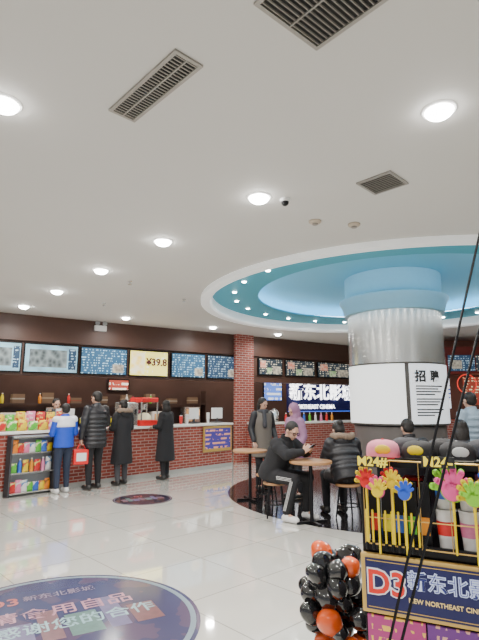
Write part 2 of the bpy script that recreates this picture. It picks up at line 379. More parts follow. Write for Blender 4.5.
for x0, x1, k, lab in boards:
    a, _ = onw(x0, 355, WP, WT, 0); b, _ = onw(x1, 362, WP, WT, 0)
    if x0 > 250: zb, zt = 2.32, 2.80
    else: zb, zt = 2.17, 2.80
    w = b-a-.03; hgt = zt-zb
    t = thing('menu_screen', lab, 'screen', (*wloc((a+b)/2, .055), (zb+zt)/2), WT, 'menu screens over the counter')
    bm = bmn(); box(bm, -w/2, -.05, -hgt/2, w/2, 0, hgt/2, bev=.006); obj('casing', bm, black_metal, t)
    bm = bmn(); box(bm, -w/2+.025, -.053, -hgt/2+.025, w/2-.025, -.0505, hgt/2-.025); sc = obj('display', bm, scr[k], t)
    if k == 'photo':
        bm = bmn(); box(bm, -w*.40, -.056, -hgt*.30, w*.28, -.0535, hgt*.30); obj('picture', bm, M_screen('photo panel', (.02, .028, .03), (.30, .36, .37), 7, 9, s=.8, kind='v'), sc)
        bm = bmn(); box(bm, w*.31, -.056, -hgt*.36, w*.45, -.0535, hgt*.36); obj('picture', bm, scr['dark'], sc)
    if k == 'yellow':
        bm = bmn(); box(bm, -w*.45, -.056, -hgt*.4, -w*.12, -.0535, hgt*.4); obj('picture', bm, M_screen('poster photo', (.95, .62, .05), (.85, .95, .85), 7, 6, .5, s=1.1, kind='v'), sc)
        text('lettering', '¥39.8', .24, M('dark screen ink', (.12, .02, .02), .5), sc, (w*.19, -.060, .03), off=.008)
    if k in ('blue', 'dark', 'black'):
        pcs = ((.18, .42, -.40, -.10),) if k != 'black' else ((.10, .42, -.40, .05), (-.42, -.20, -.05, .36), (-.15, .05, -.40, -.05))
        for pi_, (u0, u1, v0, v1) in enumerate(pcs):
            c1 = [(.12, .10, .09), (.55, .10, .05), (.10, .30, .08)][pi_]
            bm = bmn(); box(bm, w*u0, -.056, hgt*v0, w*u1, -.0535, hgt*v1); obj('picture', bm, M_screen('small photo %s %d' % (k, pi_), c1, (.50, .46, .36), 12, 12, s=.8, kind='v'), sc)
# emergency light on soffit
s, z = onw(100, 328, WP, WT, 0)
t = thing('emergency_light', 'white twin-head emergency light on the brown soffit', 'emergency light', (*wloc(s, -.001), z), WT)
bm = bmn(); box(bm, -.14, -.07, -.08, .14, 0, .05, bev=.01); obj('case', bm, white_plastic, t)
for sx in (-1, 1):
    bm = bmn(); lathe(bm, [(.0, 0), (.035, .0), (.055, .06), (.0, .065)], 20, mat=Matrix.Translation((sx*.085, -.03, .09)) @ Matrix.Rotation(R(80), 4, 'X')); obj('lamp_head', bm, M('grey lamp', (.35, .36, .37), .3), t, True)
# ---------------------------------------------------------------- counter 1
cn = Vector((-math.sin(CT), math.cos(CT))); ca = Vector((math.cos(CT), math.sin(CT)))
def cloc(s, off=0, z=0): return (CP[0]+ca.x*s+cn.x*off, CP[1]+ca.y*s+cn.y*off, z)
CL = onw(232, 440, CP, CT, 0)[0]
bm = bmn(); box(bm, -3, 0, 0, CL, .40, 1.0)
tag(obj('brick_counter', bm, br_m, loc=(*CP, 0), rz=CT), 'long red brick service counter under the menu screens', 'counter')
bm = bmn(); box(bm, -3, -.05, 1.0, CL, .45, 1.05, bev=.01)
tag(obj('worktop', bm, M('white stone', (.80, .79, .75), .25), loc=(*CP, 0), rz=CT), 'white stone worktop lying on the long brick counter', 'countertop')
bm = bmn(); box(bm, -3, -.02, 0, CL, 0, .08)
struct(obj('baseboard_left', bm, M('grey skirting', (.4, .4, .38), .4), loc=(*CP, 0), rz=CT))
# sign on counter
a, _ = onw(203, 440, CP, CT, -.03); b, _ = onw(231, 440, CP, CT, -.03)
t = thing('counter_sign', 'small blue poster in a gold frame on the counter front', 'sign', cloc((a+b)/2, -.022, .66), CT)
w = b-a
bm = bmn(); box(bm, -w/2, -.03, -.27, w/2, 0, .32, bev=.005); obj('frame', bm, gold, t)
bm = bmn(); box(bm, -w/2+.05, -.034, -.20, w/2-.05, -.031, .27); obj('poster', bm, M_screen('purple poster', (.06, .05, .28), (.75, .35, .2), 10, 7, .5, s=.35), t)
# snack cabinet
a, _ = onw(7, 460, CP, CT, -.1); b, _ = onw(53, 460, CP, CT, -.1)
t = thing('snack_cabinet', 'open shelf cabinet of snacks and drinks built against the counter front', 'cabinet', cloc((a+b)/2, -.051, 0), CT)
w = b-a; cab_w = w; cab_s = (a+b)/2
bm = bmn(); box(bm, -w/2, -.17, 0, -w/2+.03, 0, .98); obj('side_panel', bm, charcoal, t)
bm = bmn(); box(bm, w/2-.03, -.17, 0, w/2, 0, .98); obj('side_panel', bm, charcoal, t)
bm = bmn(); box(bm, -w/2+.03, -.015, .0, w/2-.03, -.002, .98); obj('back_panel', bm, M('cabinet interior', (.25, .27, .30), .5), t)
for z in (.06, .38, .70, .96):
    bm = bmn(); box(bm, -w/2+.03, -.17, z-.02, w/2-.03, -.016, z); obj('shelf', bm, steel, t)
cols = [('red', (.70, .03, .03)), ('yellow', (.95, .68, .02)), ('green', (.12, .55, .05)), ('pink', (.9, .22, .42)), ('orange', (.95, .28, .02)), ('blue', (.04, .15, .65)), ('white', (.85, .85, .85))]
def packet_mesh(w=.14, h=.2, d=.06):
    bm = bmn(); q = bmesh.ops.create_grid(bm, x_segments=8, y_segments=8, size=.5)
    for v in bm.verts: v.co = Vector((v.co.x*w, 0, (v.co.y+.5)*h))
    g = bmesh.ops.duplicate(bm, geom=bm.faces[:])
    back = [v for v in g['geom'] if isinstance(v, bmesh.types.BMVert)]; bs = set(back)
    for v in bm.verts:
        fx = 1-(2*v.co.x/w)**2; fz = 1-(2*v.co.z/h-1)**4
        dd = d/2*max(0, fx)**.5*max(0, fz)
        v.co.y = dd if v in bs else -dd
    bmesh.ops.remove_doubles(bm, verts=bm.verts, dist=1e-4)
    return bm
def bottle(mat, capm, label, loc, grp, sc=1):
    t = thing('bottle', label, 'bottle', loc, 0, grp); t.scale = (sc,)*3
    bm = bmn(); lathe(bm, [(0, 0), (.03, .0), (.033, .01), (.033, .13), (.028, .15), (.013, .185), (.013, .2), (0, .2)], 14); obj('body', bm, mat, t, True)
    bm = bmn(); lathe(bm, [(.015, .2), (.015, .222), (0, .222)], 12); obj('lid', bm, capm, t, True)
    return t
pk = {}; pf = {}
sec = {'red': (.9, .75, .2), 'yellow': (.7, .1, .05), 'green': (.9, .9, .5), 'pink': (.9, .85, .85), 'orange': (.3, .12, .03), 'blue': (.85, .85, .9), 'white': (.1, .3, .6)}
for nme, c in cols:
    pk[nme] = M(nme+' foil', c, .3, noise=.45, scale=25)
    pf[nme] = M_screen(nme+' printed foil', tuple(x*.85 for x in c), tuple(x*.8 for x in sec[nme]), 16, 13, .56, s=0, kind='p', rough=.35)
pos_words = ['first', 'second', 'third', 'fourth', 'fifth', 'sixth', 'seventh', 'eighth', 'ninth', 'tenth']
shelf_words = ['bottom', 'middle', 'upper']
for si, z in enumerate((.06, .38, .70)):
    n = 7
    for k in range(n):
        s = cab_s-cab_w/2+.10+(cab_w-.20)*k/(n-1)
        nm, c = cols[(k*3+si*2) % len(cols)]
        loc = cloc(s, -.135, z+.001)
        if si == 1 and k % 2:
            lb = '%s bottle, %s from the left on the middle shelf of the snack cabinet' % (nm, pos_words[k])
            b_ = bottle(pk[nm], white_plastic, lb, loc, 'bottles in the snack cabinet')
        else:
            o = obj('snack_packet', packet_mesh(.105, random.uniform(.14, .23), .06), pf[nm], loc=loc, rz=CT+random.uniform(-.15, .15), smooth=True)
            tag(o, '%s snack packet, %s from the left on the %s shelf of the snack cabinet' % (nm, pos_words[k], shelf_words[si]), 'snack packet', 'snack packets in the cabinet')
seq = ['red', 'red', 'green', 'yellow', 'green', 'yellow', 'pink', 'red', 'yellow']
for r_ in range(2):
    for k in range(8):
        s = -.25+k*.185; nm = seq[(k+r_*2) % 9]
        hgt = .31+random.uniform(-.03, .03) if r_ == 1 else .18+random.uniform(-.03, .02)
        o = obj('snack_packet', packet_mesh(.165, hgt, .08), pf[nm], loc=cloc(s, .04+.12*r_, 1.051), rz=CT+random.uniform(-.1, .1), smooth=True)
        tag(o, '%s snack packet, %s from the left in the %s row on the worktop' % (nm, pos_words[k], ['front', 'taller back'][r_]), 'snack packet', 'snack packets standing on the worktop')
# equipment on the worktop
def sC(px): return onw(px, 418, CP, CT, .25)[0]
t = thing('popcorn_machine', 'red popcorn machine with glass case on the worktop', 'popcorn machine', cloc(sC(143), .22, 1.051), CT)
bm = bmn(); box(bm, -.22, -.2, 0, .22, .2, .12, bev=.01); obj('base', bm, red_p, t)
bm = bmn(); box(bm, -.23, -.21, .50, .23, .21, .60, bev=.02); obj('canopy', bm, red_p, t)
for sx in (-1, 1):
    for sy in (-1, 1):
        bm = bmn(); box(bm, sx*.21-.012, sy*.19-.012, .12, sx*.21+.012, sy*.19+.012, .5); obj('corner_post', bm, steel, t)
bm = bmn(); lathe(bm, [(0, .13), (.17, .13), (.16, .2), (.1, .26), (0, .28)], 16); obj('popcorn', bm, M('popcorn', (.9, .8, .5), .8, noise=.3, scale=70, emit=.3, bump=1), t, True)
bm = bmn(); lathe(bm, [(0, .34), (.06, .34), (.08, .42), (.08, .46), (0, .46)], 16); obj('kettle', bm, steel, t, True)
def register(px, label, rz=0):
    t = thing('cash_register', label, 'cash register', cloc(sC(px), .33, 1.051), CT+rz)
    bm = bmn(); box(bm, -.13, -.1, 0, .13, .1, .03, bev=.008); box(bm, -.03, -.02, .03, .03, .02, .12); obj('stand', bm, charcoal, t)
    bm = bmn(); box(bm, -.19, -.02, .1, .19, .015, .37, bev=.008); obj('monitor', bm, white_plastic, t)
    bm = bmn(); box(bm, -.17, .0155, .12, .17, .018, .35); obj('display', bm, scr['blue'], t)
register(219, 'white monitor of the cash register at the right end of the counter')
register(67, 'white monitor of the cash register behind the blue jacket')
register(196, 'white monitor of the cash register right of the long-coated woman', .2)
t = thing('drink_dispenser', 'steel drink dispenser with black taps on the worktop beside the popcorn machine', 'drink dispenser', cloc(sC(126), .24, 1.051), CT)
bm = bmn(); box(bm, -.2, -.15, 0, .2, .15, .5, bev=.02); obj('body', bm, steel, t)
for k in range(3):
    bm = bmn(); cap(bm, (-.12+.12*k, -.17, .34), .018, (-.12+.12*k, -.17, .24), .012); obj('tap', bm, black_metal, t, True)
def cup(loc, label, mat, n=1):
    t = thing('paper_cup', label, 'cup', loc, 0)
    bm = bmn()
    for k in range(n): lathe(bm, [(.028, k*.03), (.04, k*.03+.12), (.043, k*.03+.12), (.043, k*.03+.126), (.036, k*.03+.126), (.026, k*.03+.004)], 16)
    obj('wall', bm, mat, t, True)
    bm = bmn(); lathe(bm, [(.0, n*.03+.09), (.041, n*.03+.094), (.041, n*.03+.104), (0, n*.03+.108)], 16); obj('lid', bm, white_plastic, t, True)
for i, (px, mt, lb) in enumerate([(181, pk['red'], 'tall stack of red paper cups left of the middle register'), (187, pk['white'], 'stack of white paper cups beside the red stack'), (230, pk['orange'], 'stack of orange paper cups before the brick pillar'), (82, pk['yellow'], 'stack of yellow paper cups beside the tall man'), (108, pk['red'], 'stack of red paper cups between the two middle customers'), (208, pk['white'], 'stack of white paper cups between the two right registers')]):
    if sC(px) < CL-.05: cup(cloc(sC(px), .25, 1.051), lb, mt, 3+i % 3)
# back counter with kitchen clutter
shelf_m = M('dark brown shelf', (.05, .030, .026), .5)
t = thing('back_shelf', 'dark shelf unit along the brown wall behind the counter', 'shelf unit', (*wloc(1.5, 1.55), 0), WT)
bm = bmn(); box(bm, -4, 0, 0, 4.5, .4, .95); obj('body', bm, M('dark cabinet', (.06, .035, .03), .5), t)
bm = bmn(); box(bm, -4, .1, 1.505, 4.5, .4, 1.53); obj('shelf', bm, shelf_m, t)
for k in (0, 8):
    bm = bmn(); box(bm, -4+k*1.05, .1, .95, -3.97+k*1.05, .4, 1.9); obj('upright', bm, shelf_m, t)
for k in range(15):
    s = -1.9+k*.37
    nm, c = cols[(k*5) % 7]
    bottle(pk[nm], white_plastic, '%s bottle on the dark shelf behind the counter' % nm, (*wloc(s+1.2+.05*(k % 3), 1.7), 1.531 if k % 2 else .952), nm+' bottles on the back shelf', 1.1)
for k in range(8):
    s = -1.35+k*.95+.15
    kinds = ['steel oven', 'coffee machine', 'ice machine', 'warming cabinet'][k % 4]
    q = thing(kinds.replace(' ', '_'), '%s, %s appliance from the left on the back shelf' % (kinds, words[k]), kinds, (*wloc(s, 1.62), .951), WT)
    w_, h_ = (.27, .23, .30, .25)[k % 4], (.30, .42, .36, .48)[k % 4]
    bm = bmn(); box(bm, -w_, 0, 0.02, w_, .3, h_, bev=.015); obj('body', bm, [steel, black_metal, white_plastic, steel][k % 4], q)
    bm = bmn(); box(bm, -w_*.8, -.012, .08, w_*.4, -.001, h_-.06, bev=.003); obj('door', bm, M('oven glass', (.5, .28, .12), .15, emit=.5, noise=.6, scale=9), q)
    bm = bmn(); cap(bm, (w_*.5, -.02, .08), .012, (w_*.5, -.02, h_-.08), .012); obj('handle', bm, steel, q, True)
    bm = bmn(); box(bm, w_*.62, -.006, h_*.5, w_*.9, -.001, h_*.85); obj('control_panel', bm, M('amber panel', (.9, .5, .15), .5, emit=1.2), q)
for k in range(10):
    s = -1.6+k*.68
    q = thing('carton', 'brown carton, %s from the left on the upper back shelf' % words[k], 'carton', (*wloc(s+1, 1.78), 1.531), WT+.1*(k % 3-1))
    h_ = .14+.04*(k % 4)
    bm = bmn(); box(bm, -.14, -.09, 0, .14, .09, h_, bev=.004); obj('box', bm, M('cardboard', (.16, .11, .075), .8), q)
    bm = bmn(); box(bm, -.142, -.092, h_*.42, .142, .092, h_*.58); obj('tape', bm, M('tape %d' % (k % 3), [(.3, .25, .18), (.25, .06, .04), (.35, .34, .3)][k % 3], .5), q)
# small lit sign behind the counter
s, _ = onw(118, 395, WP, WT, 1.98)
t = thing('wall_poster', 'small red and white lit sign on the wall behind the popcorn machine', 'poster', (*wloc(s, 1.985), 2.03), WT)
bm = bmn(); box(bm, -.3, -.03, -.16, .3, 0, .16); obj('frame', bm, black_metal, t)
bm = bmn(); box(bm, -.27, -.034, -.13, .27, -.031, .13); obj('panel', bm, M_screen('small sign', (.40, .07, .05), (.9, .85, .75), 7, 8, .48, s=.9), t)
for k in range(5):
    t = thing('added_fill_light', '%s added warm fill light from the left behind the menu soffit' % words[k], 'ceiling light', (*wloc(-1+2.6*k, 1.1), ZC), WT)  # unseen lamps added to brighten the dark space behind the soffit
    bm = bmn(); box(bm, -.5, -.04, -.05, .5, .04, -.002); obj('casing', bm, white_plastic, t)
    l = bpy.data.lights.new('lamp', 'AREA'); l.shape = 'RECTANGLE'; l.size = 1; l.size_y = .1; l.energy = 60; l.color = (1, .82, .65)
    lo = bpy.data.objects.new('lamp', l); C.objects.link(lo); lo.parent = t; lo.location = (0, 0, -.06)
# ---------------------------------------------------------------- second shop (right of brick pillar)
a, _ = onw(257, 430, WP, WT, -.6); b = a+6.0
bm = bmn(); box(bm, a, -.6, 0, b, -.15, .98)
tag(obj('brick_counter', bm, br_m, loc=(*WP, 0), rz=WT), 'red brick counter under the white neon sign', 'counter')
bm = bmn(); box(bm, a, -.64, .98, b, -.13, 1.03, bev=.01)
tag(obj('worktop', bm, M('white stone', (.75, .74, .70), .25), loc=(*WP, 0), rz=WT), 'pale worktop on the brick counter under the neon sign', 'countertop')
for k, (ds, lb) in enumerate(((.30, 'steel tea machine at the left end of the far counter'), (.75, 'steel juice machine on the far counter beside the tea machine'))):
    q = thing('drink_dispenser', lb, 'drink dispenser', (*wloc(a+ds, -.36), 1.031), WT)
    bm = bmn(); lathe(bm, [(.10, 0), (.12, .02), (.12, .28), (.09, .32), (.03, .34), (.03, .37), (0, .37)], 24); obj('tank', bm, steel, q, True)
    bm = bmn(); cap(bm, (0, -.12, .08), .018, (0, -.17, .07), .012); obj('tap', bm, black_metal, q, True)
for k in range(9):
    nm, c = cols[(k*4) % 7]
    bottle(pk[nm], white_plastic, '%s bottle, %s from the left on the far counter under the neon sign' % (nm, words[k]), (*wloc(a+1.15+k*.22, -.38), 1.031), 'bottles on the far counter', 1.1)
a, _ = onw(288, 395, WP, WT, .62)
t = thing('neon_sign', 'dark navy sign board with white neon characters behind the seated man', 'sign', (*wloc(a, .62), 1.27), WT)
bm = bmn(); box(bm, 0, 0, 0, 3.1, .08, .98, bev=.01); obj('board', bm, M('navy board', (.012, .014, .09), .4, emit=.25), t)
text('lettering', '新东北影城', .56, white_neon, t, (.04, -.02, .60), ext=.01, off=.012, ax='LEFT')
text('lettering', 'NORTHEAST CINEMA', .18, white_neon, t, (.20, -.02, .16), ext=.005, off=.004, ax='LEFT')
for z in (.93, .01):
    bm = bmn(); box(bm, 0, -.02, z, 3.1, -.002, z+.02); obj('neon_edge', bm, M('blue neon', (.05, .15, .8), .4, emit=1.6, noise=0), t)
s, _ = onw(273, 390, WP, WT, .75)
t = thing('light_box', 'lit blue and white screen left of the neon sign', 'light box', (*wloc(s, .75), 1.93), WT)
bm = bmn(); box(bm, -.36, 0, -.33, .36, .06, .28, bev=.008); obj('frame', bm, black_metal, t)
bm = bmn(); box(bm, -.33, -.004, -.30, .33, -.001, .25); obj('panel', bm, M_screen('lb', (.12, .25, .85), (.9, .95, 1), 7, 6, .5, s=1.3), t)
# red shop at the far right
t = thing('red_kiosk', 'red fronted kiosk with dark fascia at the far right behind the pillar', 'kiosk', (5.2, 13.4, 0), 0)
bm = bmn(); box(bm, 0, 0, 0, 4, .4, 1.1); obj('counter_body', bm, br_m, t)
bm = bmn(); box(bm, 0, 0, 2.35, 4, .5, 3.1); fa = obj('fascia', bm, M('dark red fascia', (.22, .03, .025), .4), t)
for k in range(4):
    bm = bmn(); box(bm, .62+k*.78, -.05, 2.42, 1.34+k*.78, -.002, 2.86); q = obj('menu_panel', bm, scr['black'] if k % 2 else scr['dark'], t)
    bm = bmn(); box(bm, .70+k*.78, -.056, 2.48, .98+k*.78, -.0505, 2.72); obj('picture', bm, M_screen('small photo black %d' % (k % 3), (.5, .2, .1), (.8, .6, .3), 14, 14, s=.8, kind='v'), q)
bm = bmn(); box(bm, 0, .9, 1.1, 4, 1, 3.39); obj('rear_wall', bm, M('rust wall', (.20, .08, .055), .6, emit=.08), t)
bm = bmn(); box(bm, -.15, 0, 0, 0, 1.0, 3.39); obj('side_wall', bm, M('cream side', (.6, .57, .5), .5), t)
bm = bmn(); lathe(bm, [(.26+.014*math.cos(a_), .014*math.sin(a_)) for a_ in [2*PI*k/10 for k in range(11)]], 40, mat=Matrix.Translation((1.08, -.04, 2.06)) @ Matrix.Rotation(PI/2, 4, 'X')); obj('neon_ring', bm, M('red neon', (.9, .05, .03), .4, emit=1.0, noise=0), t, True)
bm = bmn(); box(bm, .1, .0, 1.4, .62, .03, 2.3); obj('poster', bm, M_screen('kposter', (.8, .8, .85), (.1, .12, .3), 9, 9, .5, s=1), t)
bm = bmn(); box(bm, 1.4, .85, 1.5, 3.4, .89, 2.3); obj('menu_panel', bm, M_screen('kmenu', (.3, .05, .03), (.9, .7, .4), 12, 12, .5, s=.9), t)
# ---------------------------------------------------------------- tables and stools
def table(x, y, label):
    t = thing('round_table', label, 'table', (x, y, .003), R(20), 'small round tables')
    bm = bmn(); lathe(bm, [(0, .74), (.27, .74), (.28, .748), (.28, .772), (.272, .777), (0, .777)], 40); obj('tabletop', bm, wood, t, True)
    bm = bmn(); lathe(bm, [(0, .03), (.03, .03), (.025, .06), (.025, .72), (.1, .735), (0, .739)], 16); obj('pole', bm, black_metal, t, True)
    bm = bmn()
    for k in range(2):
        box(bm, -.22, -.025, 0, .22, .025, .03, Matrix.Rotation(k*PI/2, 4, 'Z'), bev=.004)
    obj('base', bm, black_metal, t)
    return t
def stool(x, y, rz, label, z0=.003):
    t = thing('stool', label, 'stool', (x, y, z0), rz, 'wooden seat stools')
    bm = bmn(); lathe(bm, [(0, .425), (.15, .425), (.165, .432), (.165, .452), (.155, .46), (0, .455)], 32); obj('seat', bm, wood, t, True)
    for k in range(4):
        a = PI/4+k*PI/2
        bm = bmn(); cap(bm, (.11*math.cos(a), .11*math.sin(a), .42), .011, (.17*math.cos(a), .17*math.sin(a), .012), .011); obj('leg', bm, black_metal, t, True)
    bm = bmn(); lathe(bm, [(.145+.008*math.cos(a_), .18+.008*math.sin(a_)) for a_ in [2*PI*k/8 for k in range(9)]], 32); obj('foot_ring', bm, black_metal, t, True)
    return t
table(.93, 6.52, 'small round wooden table in front of the man in glasses')
table(.17, 8.05, 'small round wooden table farther left, behind the man in glasses')
stool(.49, 6.86, 0, 'stool under the man in glasses')
stool(1.45, 6.72, .3, 'wooden stool under the seated person with the fur hood')
stool(.42, 7.62, .2, 'empty stool between the two round tables')
# ---------------------------------------------------------------- people
V = Vector
def hand(bm, w, d, n, sgn, curl=.5):
    d = V(d).normalized(); n = V(n); n = (n-d*n.dot(d)).normalized(); s = d.cross(n).normalized()*sgn
    w = V(w)
    for i in range(4):
        root = w+d*.082+s*(1.5-i)*.0195
        cap(bm, w+s*(1.5-i)*.012, .016, root, .0125, 8)
        L = (.068, .076, .071, .056)[i]
        d1 = (d*math.cos(curl*.6)+n*math.sin(curl*.6)); d2 = (d*math.cos(curl*1.6)+n*math.sin(curl*1.6))
        m = root+d1*L*.55; cap(bm, root, .0098, m, .009, 8); cap(bm, m, .009, m+d2*L*.5, .0078, 8)
    tr = w+d*.025+s*.025; td = (d*.7+s*.6+n*.35).normalized()
    cap(bm, tr, .0135, tr+td*.045, .011, 8); cap(bm, tr+td*.045, .0105, tr+td*.045+(td+d*.5).normalized()*.03, .009, 8)
def person(label, loc, rz, sc, pose, coat, trouser, shoe, hair='short', hairm=None, skinm=None, puff=False, hem=.80, sleeves=None, yoke=None, fur=None, hoodup=None, vox=.008, face=True, scarf=None, stripes=False, hat=None, bulk=1):
    t = thing('person', label, 'person', loc, rz); t.scale = (sc,)*3
    skinm = skinm or skin; hairm = hairm or hair_m
    P = pose; seated = P.get('seated', False)
    pel = V(P['pelvis']); che = V(P['chest']); nek = V(P['neck']); hed = V(P['head'])
    Hm = Matrix.Translation(hed) @ Matrix.Rotation(P.get('yaw', 0), 4, 'Z') @ Matrix.Rotation(-P.get('pitch', 0), 4, 'X')
    h = lambda x, y, z: Hm @ V((x, y, z))
    bm = bmn()
    ell(bm, (0, -.008, .025), (.074, .094, .092), Hm); ell(bm, (0, .012, -.035), (.058, .072, .078), Hm); ell(bm, (0, .04, -.085), (.032, .032, .028), Hm)
    cap(bm, h(0, .088, .012), .008, h(0, .106, -.022), .013, 8)                                    # nose
    cap(bm, h(-.035, .080, .028), .011, h(.035, .080, .028), .011, 8)                              # brow
    cap(bm, h(-.018, .084, -.055), .008, h(.018, .084, -.055), .008, 8)                            # lips
    for sx in (-1, 1): ell(bm, (sx*.078, -.005, -.005), (.010, .020, .032), Hm)
    cap(bm, nek-(che-pel).normalized()*.02, .055, h(0, -.02, -.06), .05)
    loft(bm, [(pel+V((0, 0, -.06)) if not seated else pel+V((0, -.03, -.03)), .13, .10), (pel, .155, .105), (pel.lerp(che, .45), .13, .09), (che, .155, .10), (che.lerp(nek, .7), .14, .075), (nek, .06, .055)])
    for i, sg in ((0, -1), (1, 1)):
        S = V(P['sh'][i]); E = V(P['el'][i]); W = V(P['wr'][i])
        cap(bm, che.lerp(nek, .6)+V((sg*.08, 0, 0)), .05, S, .048); cap(bm, S, .046, E, .036); cap(bm, E, .036, W, .024)
        dd = P.get('hd', (None, None))[i] or (W-E); nn = P.get('hn', ((0, -.2, -1), (0, -.2, -1)))[i]
        hand(bm, W, dd, nn, -sg if P.get('flip') else sg, P.get('curl', .6))
        Hh = V(P['hip'][i]); K = V(P['kn'][i]); A = V(P['an'][i])
        cap(bm, Hh, .078, K, .050); cap(bm, K, .050, A, .034); cap(bm, A, .034, A+V(P.get('toe', (0, .13, 0)))+V((0, 0, -.04)), .025)
    solid('body', bm, skinm, t, vox, 2)
    if face:
        for sx in (-1, 1):
            bm = bmn(); ell(bm, (sx*.030, .078, .006), (.013, .009, .007), Hm); e = obj('eye', bm, M('eye dark', (.03, .02, .02), .2), t, True)
        bm = bmn(); ell(bm, (0, .0905, -.055), (.022, .004, .004), Hm); obj('mouth', bm, M('lip', (.35, .1, .09), .5), t, True)
    bm = bmn()
    if hair == 'crop':
        ell(bm, (0, -.021, .039), (.083, .097, .090), Hm); ell(bm, (0, -.043, .0), (.078, .068, .068), Hm)
    else:
        ell(bm, (0, -.024, .040), (.085, .100, .092), Hm); ell(bm, (0, -.045, -.005), (.080, .070, .075), Hm)
    if hair == 'long':
        ell(bm, (0, -.06, -.06), (.085, .06, .12), Hm)
        for sx in (-1, 1): cap(bm, h(sx*.07, -.01, .02), .025, h(sx*.07, -.02, -.12), .025)
    if hair == 'bun': ell(bm, (0, -.11, .07), (.045, .045, .045), Hm)
    solid('hair', bm, hairm, t, .008 if hair == 'crop' else .009, 3 if hair != 'crop' else 1)
    if hat:
        bm = bmn(); ell(bm, (0, -.018, .062), (.098, .112, .088), Hm); lathe(bm, [(.100, 0), (.108, .015), (.108, .035), (.098, .05)], 24, mat=Hm @ Matrix.Translation((0, -.015, .03)) @ Matrix.Scale(1.08, 4, (0, 1, 0)))
        ell(bm, (0, -.03, .165), (.03, .03, .03), Hm)
        solid('hat', bm, hat, t, .01, 2)
    bm = bmn()
    for i in (0, 1):
        Hh = V(P['hip'][i]); K = V(P['kn'][i]); A = V(P['an'][i])
        cap(bm, Hh, .098, K, .072); cap(bm, K, .070, A+V((0, 0, .03)), .052)
        ell(bm, K+V((0, .01, .0)), (.074, .070, .074))
    ell(bm, (pel.x, pel.y, pel.z-.02 if not seated else pel.z), (.16, .12, .11))
    tr = solid('trousers', bm, trouser, t, .012, 4)
    if stripes:
        for i, sg in ((0, -1), (1, 1)):
            bm = bmn()
            Hh = V(P['hip'][i]); K = V(P['kn'][i]); A = V(P['an'][i])
            for o_ in (-.016, 0, .016):
                tube(bm, [Hh.lerp(K, .35)+V((sg*.088, 0, .0+o_)), K+V((sg*.071, 0, o_)), ], .0026, 6)
                tube(bm, [K+V((sg*.070, o_, -.02)), A+V((sg*.055, o_, .06))], .0026, 6)
            obj('side_stripes', bm, white_plastic, t)
    for i in (0, 1):
        A = V(P['an'][i]); td = V(P.get('toe', (0, .13, 0))); g = A.z-.085
        bm = bmn(); a = V((A.x, A.y, g)); tdn = td.normalized()
        cap(bm, a+V((0, 0, .048))-tdn*.03, .046, a+V((0, 0, .042))+tdn*.145, .040); cap(bm, a+V((0, 0, .05)), .048, a+V((0, 0, .11)), .046)
        cap(bm, a+V((0, 0, .016))-tdn*.035, .014, a+V((0, 0, .016))+tdn*.165, .014)
        solid('shoe', bm, shoe, t, .009, 2)
    bm = bmn()
    if seated:
        rings = [(pel+V((0, -.05, -.05)), .20, .15), (pel+V((0, 0, .05)), .205, .16), (pel.lerp(che, .5), .19, .145), (che, .205, .145), (che.lerp(nek, .55), .185, .12), (nek, .085, .085), (nek+V((0, .0, .035)), .075, .075)]
        for i in (0, 1): cap(bm, V(P['hip'][i]), .115, V(P['hip'][i]).lerp(V(P['kn'][i]), P.get('lap', .35)), .105)
    else:
        w0 = .20+max(0, .85-hem)*.10
        rings = [((0, 0, hem), w0, w0*.78), ((0, 0, hem+.03), w0, w0*.78), ((0, 0, .98), .195, .15), ((0, 0, 1.12), .19, .145), ((0, 0, 1.28), .205, .145), ((0, 0, 1.39), .185, .115), ((0, 0, 1.455), .085, .085), ((0, .0, 1.49), .075, .075)]
    rings = [(c, a*(bulk if n < len(rings)-2 else 1), b*(bulk if n < len(rings)-2 else 1)) for n, (c, a, b) in enumerate(rings)]
    loft(bm, rings)
    if puff:
        body_r = rings[1:-2]
        for (c0, a0, b0), (c1, a1, b1) in zip(body_r, body_r[1:]):
            L = (V(c1)-V(c0)).length; nn = max(1, round(L/.075))
            for k in range(nn):
                f = (k+.5)/nn; c = V(c0).lerp(V(c1), f); ra = a0+(a1-a0)*f; rb = b0+(b1-b0)*f; d = (V(c1)-V(c0)).normalized()*.022
                loft(bm, [(c-d*1.4, ra*.97, rb*.97), (c-d*.6, ra+.014, rb+.014), (c+d*.6, ra+.014, rb+.014), (c+d*1.4, ra*.97, rb*.97)])
    for i, sg in ((0, -1), (1, 1)):
        S = V(P['sh'][i]); E = V(P['el'][i]); W = V(P['wr'][i]); k = (1.1 if puff else 1)*bulk
        cap(bm, che.lerp(nek, .55)+V((sg*.06, 0, 0)), .08, S, .076*k)
        if not (sleeves):
            cap(bm, S, .074*k, E, .062*k); cap(bm, E, .062*k, W-(W-E).normalized()*.02, .045*k)
            for f, r_ in ((.3, .070), (.65, .066)):
                c = S.lerp(E, f); ell(bm, c+V((random.uniform(-.008, .008), random.uniform(-.01, .01), 0)), (r_*k*1.06,)*3)
            c = E.lerp(W, .4); ell(bm, c, (.058*k*1.05,)*3)
    ct = solid('coat' if hem < .75 else 'jacket', bm, coat, t, .011, 3)
    if sleeves:
        bm = bmn()
        for i in (0, 1):
            S = V(P['sh'][i]); E = V(P['el'][i]); W = V(P['wr'][i])
            cap(bm, S, .078, E, .066); cap(bm, E, .066, W-(W-E).normalized()*.02, .048)
        solid('sleeves', bm, sleeves, t, .011, 3)
